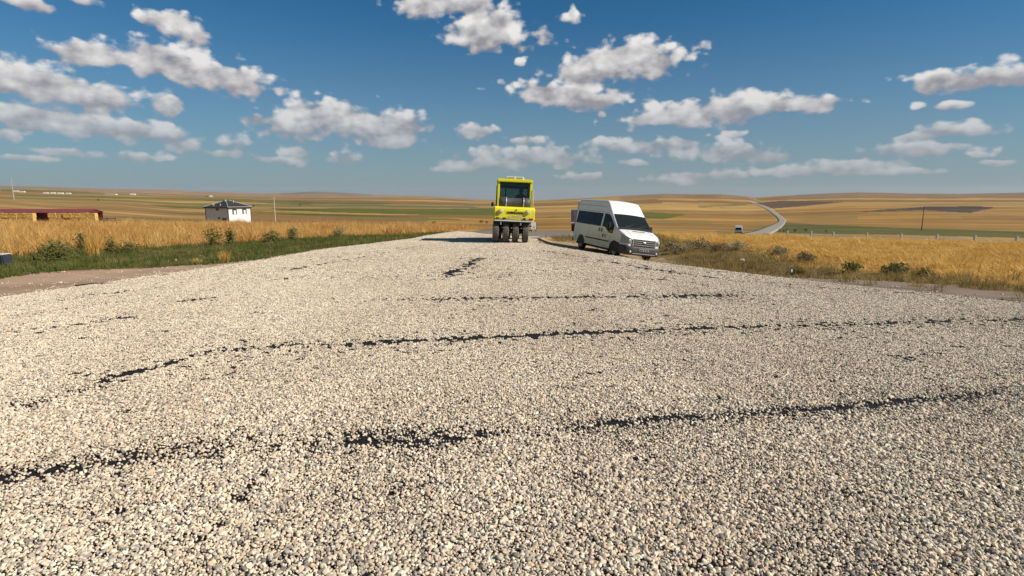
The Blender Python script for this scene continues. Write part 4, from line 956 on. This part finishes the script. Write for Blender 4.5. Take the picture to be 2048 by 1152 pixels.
# ------------------------------------------------------------------ buildings and things in the middle distance
def ground_at(px, Y):
    x_ = (px-1024)/F*Y/ (1/cP) if False else ratio(px, 400)[0]*Y
    return x_, Y, hz1(x_, Y)
def zat(py, Y): return CAMZ+py2slope(py)*Y
hw_r = mat('white_house_render', (.62, .64, .65), .9, var=.05, scale=.6, spec=.1); roof_m = mat('black_roof_tiles', (.035, .03, .03), .75, var=.25, scale=3)
trim_shade = mat('charcoal_trim_and_reveal_shade', (.03, .03, .032), .7, var=.2); gut = mat('pale_gutter_metal', (.42, .42, .40), .5, var=.1); curtain = mat('pale_window_blind', (.62, .63, .63), .8, var=.06)
dwin = mat('dark_window', (.014, .016, .018), .2, var=.2)
x_, y_, z_ = ground_at(455, 203)
hs = thing('house', 'white two storey house with black hipped roof beyond the golden field', 'house', (x_, y_, z_), (0, 0, R(-18.6)))
HA, HB = 4.9, 5.05; HT = zat(413.5, 203)-z_; HP = zat(401, 203)-z_
wl = new('wall', box(-HA, HA, -HB, HB, -.5, HT), hw_r, hs)
e_ = .5
rv = [(-HA-e_,-HB-e_,HT),(HA+e_,-HB-e_,HT),(HA+e_,HB+e_,HT),(-HA-e_,HB+e_,HT),(0,-.7,HP),(0,.7,HP)]
rfh = new('roof', mesh(rv, [(0,1,4),(1,2,5,4),(2,3,5),(3,0,4,5),(3,2,1,0)]), roof_m, hs)
each('fascia', [(-HA-e_,HA+e_,-HB-e_-.06,-HB-e_,HT-.42,HT+.02),(HA+e_,HA+e_+.06,-HB-e_,HB+e_,HT-.42,HT+.02),(-HA-e_,HA+e_,HB+e_,HB+e_+.06,HT-.42,HT+.02),(-HA-e_-.06,-HA-e_,-HB-e_,HB+e_,HT-.42,HT+.02)], trim_shade, rfh)
each('gutter', [(-HA-e_,HA+e_,-HB-e_-.16,-HB-e_-.07,HT-.02,HT+.10),(HA+e_+.07,HA+e_+.16,-HB-e_,HB+e_,HT-.02,HT+.10)], gut, rfh)
for q in (0, 1, 2): new('ridge_cap', tube(Vector(rv[q])+Vector((0,0,.05)), Vector(rv[4 if q < 2 else 5])+Vector((0,0,.05)), .10, None, 6), gut, rfh)
each('chimney', [(-.35,.35,-1.5,-.9,HP-1.0,HP+.25)], gut, rfh); each('roof_vent', [(-2.6,-2.3,-4.4,-4.1,HT+.2,HT+1.3),(-1.5,-1.3,-4.8,-4.6,HT+.2,HT+.9),(.9,1.2,-4.6,-4.3,HT+.2,HT+1.1),(1.6,1.9,.5,.8,HP-1.2,HP+.05)], gut, rfh)
each('corner_pipe', [(HA-.05,HA+.12,-HB-.12,-HB+.05,-.4,HT-.43),(-HA-.12,-HA+.05,-HB-.12,-HB+.05,-.4,HT-.43),(HA-.05,HA+.12,HB-.05,HB+.12,-.4,HT-.43)], trim_shade, wl)
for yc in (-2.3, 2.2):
    wz = HT-2.5; wf = new('window', box(HA+.0, HA+.10, yc-.95, yc+.95, wz, wz+1.85, .01), trim_shade, wl); new('blind', box(HA+.101, HA+.13, yc-.45, yc+.5, wz-.02, wz+1.35, .01), curtain, wf)  # dark surround above and beside the blind is the reveal's shade put into colour
for xa, xb, za, zb in ((.35, 1.15, zat(438, 199)-z_, zat(434, 199)-z_), (2.2, 3.9, zat(442, 199)-z_, zat(435.5, 199)-z_), (-.3, .9, HT-1.15, HT-.55)):
    wf = new('window', box(xa, xb, -HB-.08, -HB, za, zb, .01), dwin, wl); new('window_frame', boxes([((xa+xb)/2-.05, (xa+xb)/2+.05, -HB-.11, -HB-.081, za, zb)]), gut, wf)
# straw shed
redm = mat('dark_red_sheet_metal', (.22, .05, .045), .6, var=.2, scale=1.5); redw = mat('dark_red_wall', (.13, .022, .02), .85, var=.2)
Y_ = 162; xa, xb = ratio(-70, 420)[0]*Y_, ratio(173, 420)[0]*Y_; gz = hz1((xa+xb)/2, Y_+3)
sh = thing('storage_shed', 'long low shed with dark red roof behind stacked straw bales', 'shed', ((xa+xb)/2, Y_+3.4, gz)); hl_ = (xb-xa)/2; ez, pz = zat(425, Y_)-gz, zat(418.5, Y_)-gz
new('roof', mesh([(-hl_,-3.6,ez),(hl_,-3.6,ez),(hl_,0,pz),(-hl_,0,pz),(-hl_,3.6,ez),(hl_,3.6,ez),(-hl_,-3.6,ez-.12),(hl_,-3.6,ez-.12),(hl_,0,pz-.12),(-hl_,0,pz-.12),(-hl_,3.6,ez-.12),(hl_,3.6,ez-.12)],
   [(0,1,2,3),(3,2,5,4),(6,9,8,7),(9,10,11,8),(0,6,7,1),(4,5,11,10),(0,3,9,6),(3,4,10,9),(1,7,8,2),(2,8,11,5)]), redm, sh)
new('back_wall', box(-hl_+.2, hl_-.2, 3.0, 3.2, -.5, ez), redw, sh)
new('gable', mesh([(hl_-.3,-3.3,ez-.1),(hl_-.3,3.3,ez-.1),(hl_-.3,0,pz-.15),(hl_-.4,-3.3,ez-.1),(hl_-.4,3.3,ez-.1),(hl_-.4,0,pz-.15)], [(0,1,2),(3,5,4),(0,3,4,1),(1,4,5,2),(2,5,3,0)]), redw, sh)
xo = (ratio(68, 430)[0]*Y_)-((xa+xb)/2); xo2 = (ratio(96, 430)[0]*Y_)-((xa+xb)/2)
new('door_panel', box(xo-.5, xo2+.3, -2.9, -2.8, -.3, ez-.13), redw, sh)
for xp in np.linspace(-hl_+.4, hl_-.4, 7): new('post', box(xp-.1, xp+.1, -2.75, -2.55, -.3, ez-.14), trim_shade, sh)
bale_m = mat('pressed_straw', (.56, .37, .12), .95, var=.32, scale=7, bump=.8, bscale=25, hue=(1.05, 1.0, .9))
def bale_mesh(L_, H_, W_, seed):
    bm = bmesh.new(); add_box(bm, -L_/2, L_/2, -W_/2, W_/2, 0, H_); bmesh.ops.subdivide_edges(bm, edges=bm.edges[:], cuts=3, use_grid_fill=True)
    r_ = random.Random(seed)
    for v in bm.verts: v.co += Vector((r_.uniform(-.06, .06), r_.uniform(-.06, .06), r_.uniform(-.04, .04)))
    me_ = bmesh_mesh(bm); me_.materials.append(bale_m); return me_
bms = [bale_mesh(2.15, 1.18, 1.2, i) for i in range(4)]
r_ = random.Random(5); bx = 0
nlay = 3
for (p0, p1, top) in ((-30, 66, 3), (97, 190, 3)):
    x0, x1 = ratio(p0, 430)[0]*(Y_-2), ratio(p1, 430)[0]*(Y_-2); nb = max(1, round((x1-x0)/2.2)); 
    for i in range(nb):
        for k in range(top):
            xx = x0+(i+.5)*(x1-x0)/nb; zt = zat(425.8, Y_-2); zz = zt-(top-k)*1.2+r_.uniform(-.06, .03)
            o = new('straw_bale', bms[r_.randrange(4)]); o.location = (xx, Y_-1.6+r_.uniform(-.15, .15), zz); o.rotation_euler = (0, 0, r_.uniform(-.06, .06))
            tag(o, ('%s layer straw bale %s' % (('bottom', 'middle', 'top')[k], 'in the stack under the red shed roof' if p0 < 0 else 'in the stack reaching past the shed gable')), 'straw bale', 'straw bales, %s layer, %s stack' % (('bottom', 'middle', 'top')[k], 'shed' if p0 < 0 else 'gable'))
# stack stands on an earth bank
for (p0, p1) in ((-30, 66), (97, 190)):
    x0, x1 = ratio(p0, 430)[0]*(Y_-2), ratio(p1, 430)[0]*(Y_-2); zt = zat(425.8, Y_-2)-3.62
    g0 = min(hz1(x0, Y_-2), hz1(x1, Y_-2))-1
    if zt > g0: new('earth_bank', boxes([(x0-.6, x1+.6, Y_-3, Y_-.2, g0, zt-.0)], .3), mat('earth_bank', (.36, .22, .09), .95), kind='structure')
x_, y_, z_ = ground_at(210, 158)
pf = thing('paddock_fence', 'low dark wooden fence at the end of the straw bales', 'fence', (x_, y_, zat(446, 158)))
wood = mat('weathered_wood', (.10, .085, .07), .9, var=.3)
for xp in (-2.2, -1.6, .0, 2.4): new('post', box(xp-.12, xp+.12, -.1, .1, -2, 1.5), wood, pf)
for zz in (.5, 1.1): new('rail', box(-2.3, 2.5, -.16, -.1, zz, zz+.25), wood, pf)
# poles
con = mat('pale_concrete', (.52, .48, .42), .85, var=.1, scale=3); brown = mat('creosoted_wood', (.15, .10, .07), .9, var=.2); galv = mat('galvanised_steel', (.46, .49, .50), .5, .5, .1)
def pole(px, Y, top, m, arm, label, r=.14, armz=.6):
    x_, y_, z_ = ground_at(px, Y); h = zat(top, Y)-z_
    t = thing('utility_pole', label, 'pole', (x_, y_, z_)); new('shaft', tube((0, 0, -.5), (0, 0, h), r*1.5, r, 10), m, t)
    ar = new('crossarm', box(-arm/2, arm/2, -.09, .09, h-armz-.1, h-armz+.1), m, t)
    for q in (-.45, 0, .45): new('insulator', tube((q*arm, 0, h-armz+.1), (q*arm, 0, h-armz+.5), .07, .05, 8), con, ar)
    return t, h
pole(548, 330, 394.5, con, 2.6, 'pale concrete utility pole beside the white house', .16)
t, h = pole(28, 500, 352, galv, 5.0, 'tall galvanised power pole above the red roofed shed', .22, 2.4); new('crossarm', box(-1.3, 1.3, -.09, .09, h-.5, h-.3), galv, t)
pole(1850, 210, 414, brown, 1.4, 'brown wooden utility pole beyond the concrete fence posts', .12)
# fence beyond the straw field
pp = [1580, 1628, 1673, 1741, 1810, 1883, 1960, 2045, 2140]; Yp = np.interp(pp, [1580, 2045, 2140], [118, 78, 72])
P3 = [ground_at(a_, b_) for a_, b_ in zip(pp, Yp)]
fe = thing('post_fence', 'row of concrete fence posts strung with wire past the straw field', 'fence', P3[0])
topz_ = np.interp(pp, [1580, 1741, 2048, 2140], [461.5, 465.5, 473, 476])
o0 = Vector(P3[0]); tops = []
for (x_, y_, z_), a_, b_ in zip(P3, topz_, Yp):
    zt = zat(a_, b_); new('post', box(x_-o0.x-.15, x_-o0.x+.15, y_-o0.y-.15, y_-o0.y+.15, z_-o0.z-.3, zt-o0.z, .02), con, fe); tops.append(Vector((x_, y_, zt))-o0)
for a_, b_ in zip(tops[:-1], tops[1:]):
    for dz in (.15, .6): new('wire', tube(a_-Vector((0, .1, dz)), b_-Vector((0, .1, dz)), .012, None, 4), galv, fe)
# farm buildings on the far plain
fw = mat('whitewashed_wall', (.72, .68, .62), .9, var=.08); frf = mat('light_sheet_roof', (.62, .60, .57), .7, var=.1); fbr = mat('brown_sheet_roof', (.24, .13, .09), .8, var=.1)
FB = [(32,383.5,9,2.6,'white shed under the tall power pole on the far plain',frf),(44,384.5,10,2.4,'long white shed beside the one under the power pole',frf),(92,387,8,2.4,'pale barn at the start of the far farm row',frf),(106,387.4,8,2.8,'second pale barn in the far farm row',frf),(121,387.8,10,2.8,'widest pale barn in the far farm row',frf),(137,388,8,2.4,'last pale barn in the far farm row',frf),(222,389.5,20,1.8,'long low pale wall of a far farmyard',frf),(266,390,9,2.8,'bright white farm shed past the far farmyard',frf),(414,394,6,2.6,'brown roofed hut on the plain above the white house',fbr),(422,394,5,3,'tiny white hut beside the brown roofed hut',frf)]
for px, py, wp, hp, lab, rm in FB:
    X, Y = hit(px, py, y0=64); k = Y/F; w = wp*k; h = hp*k; t = thing('farm_building', lab, 'building', (X, Y, hz1(X, Y)), (0, 0, R(12)), 'far farm buildings')
    new('wall', box(-w/2, w/2, -w*.25, w*.25, -2, h*.7), fw if rm is frf else fbr, t)
    new('roof', mesh([(-w/2,-w*.28,h*.68),(w/2,-w*.28,h*.68),(w/2,0,h),(-w/2,0,h),(-w/2,w*.28,h*.68),(w/2,w*.28,h*.68)], [(0,1,2,3),(3,2,5,4),(0,3,4),(1,5,2),(0,4,5,1)]), rm, t)
# small trees and shrubs out on the land
def tree(name, px, py, w, h, label, seed, m=weed_m, group=None, y0=64):
    X, Y = hit(px, py, y0=y0); k = Y/F; w *= k; h *= k; r_ = random.Random(seed); t = thing(name, label, 'tree', (X, Y, hz1(X, Y)), (0, 0, 0), group)
    new('trunk', tube((0, 0, -.3), (0, 0, h*.6), w*.05, w*.02, 6), stem_m, t); V_, F_ = [], []
    for i in range(260):
        d = Vector((r_.gauss(0, 1), r_.gauss(0, 1), r_.gauss(0, 1))).normalized()*r_.random()**.4
        p = Vector((d.x*w*.5, d.y*w*.5, h*.58+d.z*h*.42)); u = Vector((r_.gauss(0, 1), r_.gauss(0, 1), r_.gauss(0, 1))).normalized(); v = u.orthogonal().normalized(); s1 = w*.09; i0 = len(V_)
        V_ += [p-u*s1, p-v*s1*.6, p+u*s1, p+v*s1*.6]; F_.append((i0, i0+1, i0+2, i0+3))
    new('crown', mesh(V_, F_), m, t)
for i, (px, py, w, h, lab) in enumerate([(197,403,5,6,'lone dark tree on the brown slope behind the shed'),(507,414,6,4,'small dark bush on the plain right of the house'),(600,411,6,3,'small dark bush by the far green strip'),(963,446,9,6,'yellowish shrub at the field edge beside the roller'),(974,448,7,7,'olive shrub just left of the roller tyres'),(868,448,8,6,'low olive shrub at the crest of the golden field')]):
    tree('shrub', px, py, w, h, lab, 200+i, olive_m if i > 2 else weed_m, None, 30)
for i, (px, py) in enumerate([(1560,464),(1568,465),(1574,463),(1590,465),(1612,464),(1653,466)]):
    tree('roadside_shrub', px, py, 7, 8, ('tallest grey shrub at the bend of the far road', 'grey shrub beside the tallest one at the road bend', 'pale shrub between the road bend and the fence', 'low shrub at the first concrete fence post', 'dark shrub between the first and second fence posts', 'lone shrub between the second and third fence posts')[i], 220+i, grey_m, 'shrubs by the far road', 64)

# ------------------------------------------------------------------ trucks, barrier board, small things
gbody = mat('dusty_grey_steel', (.26, .24, .23), .7, .2, .2, 3)
x_, y_, z_ = ground_at(1163, 78)
tk_ = thing('tipper_truck', 'grey tipper truck half hidden behind the white minibus', 'truck', (x_, y_, z_), (0, 0, R(-8)))
new('tipper_body', prism_x([(-2.6,1.35),(-2.75,2.95),(1.6,2.95),(1.6,1.35)], -1.25, 1.25, .03), gbody, tk_)
for xx in (-.8, 0, .8): new('body_rib', box(xx-.06, xx+.06, -2.83, -2.72, 1.5, 2.8, .01), gbody, tk_)
new('tail_beam', box(-1.3, 1.3, -2.9, -2.7, 1.22, 1.36, .02), dwht, tk_); new('chassis', box(-.5, .5, -2.5, 4.4, .75, 1.2, .02), blk, tk_)
new('cab', prism_x([(2.0,.9),(2.0,2.9),(3.9,2.75),(4.3,1.8),(4.35,.7)], -1.2, 1.2, .05), dwht, tk_)
for yy in (-1.6, -.4, 3.4):
    for sd in (-1.22, .78): wheel(tk_, sd, sd+.44, yy, .5, .5, .27, rub2, silver)
each('mudflap', [(-1.2,-.75,-2.35,-2.32,.4,1.1),(.75,1.2,-2.35,-2.32,.4,1.1)], blk, tk_); each('tail_lamp', [(-1.15,-.85,-2.93,-2.9,1.05,1.18),(.85,1.15,-2.93,-2.9,1.05,1.18)], redl, tk_)
x_, y_, z_ = ground_at(1481, 168); zb = max(z_, zat(467.5, 168))
ft = thing('light_truck', 'small white light truck driving on the far road', 'truck', (x_, y_, zb), (0, 0, R(-22)))
new('cab', prism_x([(-2.0,.4),(-2.05,1.15),(-1.7,1.95),(-.7,2.0),(-.7,.4)], -.95, .95, .06), dwht, ft)
new('windscreen', mesh([(-.82,-2.065,1.2),(.82,-2.065,1.2),(.76,-1.745,1.9),(-.76,-1.745,1.9)], [(0,1,2,3)]), vglass, ft)
each('side_window', [(-.965,-.955,-1.6,-.85,1.2,1.8),(.955,.965,-1.6,-.85,1.2,1.8)], vglass, ft)
new('cargo_box', box(-1.0, 1.0, -.55, 1.9, .75, 2.25, .03), dwht, ft); new('bumper', box(-.95, .95, -2.15, -2.02, .4, .62, .02), dgr, ft)
for yy in (-1.4, 1.3):
    for sd in (-.95, .73): wheel(ft, sd, sd+.22, yy, .34, .34, .2, rub2, silver)
x_, y_, z_ = ground_at(1068, 56)
bb = thing('barrier_board', 'white barrier board with red edge standing beside the roller', 'sign', (x_, y_, z_+.01), (0, 0, R(6)))
bo = new('board', box(-.29, .23, -.02, .02, .30, .98, .004), dwht, bb); new('red_edge', box(.232, .30, -.025, .022, .28, 1.0, .004), redl, bb)
for q, (a_, b_) in enumerate([((-.12,.34),(.02,.62)),((.02,.62),(.12,.36)),((.0,.5),(.16,.66))]): new('painted_mark', tube((a_[0], -.022, a_[1]), (b_[0], -.022, b_[1]), .016, None, 5), silver, bo)
for xx in (-.22, .2): new('leg', box(xx-.02, xx+.02, -.04, .04, 0, .3), blk, bb)
# dark crate at the verge
X, Y = hit(4, 531); cr_ = thing('crate', 'dark blue grey plastic crate lying at the edge of the golden field', 'crate', (X-.14, Y, hz1(X-.14, Y)), (0, 0, R(4)))
cm = mat('dark_blue_grey_plastic', (.035, .042, .055), .5, var=.2); new('shell', prism_x([(-.2,0),(-.22,.33),(.22,.33),(.2,0)], -.34, .34, .03), cm, cr_); new('lid', box(-.32, .30, -.2, .2, .335, .37, .012), con, cr_)
X, Y = hit(-6, 512); o = new('marker_post', prism_x([(-.05,-.1),(-.05,.78),(.05,.78),(.05,-.1)], -.06, .06, .01), mat('rusty_red_paint', (.26, .07, .035), .8)); o.location = (X+.02, Y, hz1(X, Y)); tag(o, 'rusty red marker post behind the dark crate', 'post')
# tar spills on the dirt beside the gravel
for px0, px1, py, lab in ((150, 238, 571, 'long black tar spill on the dirt beside the gravel'), (312, 350, 552.5, 'short black tar spill on the dirt near the verge')):
    a_ = hit(px0, py+2); b_ = hit(px1, py-2); ax_ = Vector((b_[0]-a_[0], b_[1]-a_[1])); nrm = Vector((-ax_.y, ax_.x)).normalized(); r_ = random.Random(int(px0)); pts = []
    for i in range(28):
        q = 2*math.pi*i/28; u = .5+.5*math.cos(q); wv_ = .16*math.sin(q)*(.4+.6*u)*r_.uniform(.6, 1.3); p = Vector(a_)+ax_*u+nrm*wv_; pts.append((p.x, p.y, hz1(p.x, p.y)+.03))
    c_ = np.mean(np.array(pts), 0); V_ = pts+[tuple(c_+np.array((0, 0, .03)))]+[(p[0], p[1], p[2]-.06) for p in pts]
    me_ = mesh(V_, [(i, (i+1) % 28, 28) for i in range(28)]+[(i, 29+i, 29+(i+1) % 28, (i+1) % 28) for i in range(28)]); tag(new('tar_spill', me_, bit), lab, 'tar')
# bottle and stones on the verges
X, Y = hit(1580, 550); bt = thing('plastic_bottle', 'white plastic bottle standing in the weeds of the right verge', 'bottle', (X, Y, hz1(X, Y)+.02), (R(8), R(5), 0))
bo_ = new('body', lathe_x([(0, .004), (0, .045), (.02, .05), (.15, .05), (.19, .02), (.205, .018)], 16), wht, bt); bo_.rotation_euler = (0, -math.pi/2, 0)
cp = new('cap', lathe_x([(.205, .02), (.205, .023), (.23, .023), (.23, .004)], 12), cm, bt); cp.rotation_euler = (0, -math.pi/2, 0)
stn = mat('pale_field_stone', (.58, .53, .45), .9, var=.15, scale=6)
for px, py, r0, lab in ((1484,523,.11,'pale flat stone among the weeds below the thistle bushes'),(1880,604,.07,'pale stone on the grey dirt at the gravel edge'),(563,517,.06,'small white stone in the green verge grass'),(352,521,.05,'small pale stone on the brown earth above the dirt strip')):
    X, Y = hit(px, py); bm = bmesh.new(); add_stone(bm, 2, r0); o = new('field_stone', bmesh_mesh(bm), stn); o.location = (X, Y, hz1(X, Y)+r0*.4); tag(o, lab, 'stone')

# ------------------------------------------------------------------ air
zt_, zb_ = float(Zg.max())+12, float(Zg.min())-1.5
hm = bpy.data.materials.new('dusty_air'); hm.use_nodes = True; n = hm.node_tree.nodes; n.remove(n['Principled BSDF']); pvn = n.new('ShaderNodeVolumePrincipled')
pvn.inputs['Color'].default_value = (.86, .90, 1, 1); pvn.inputs['Density'].default_value = .00003; pvn.inputs['Anisotropy'].default_value = .2
hm.node_tree.links.new(pvn.outputs[0], n['Material Output'].inputs['Volume'])
new('haze', box(-9400, 9400, -9400, 9400, zb_, zt_), hm, kind='stuff')
print('HAZE', zb_, zt_)
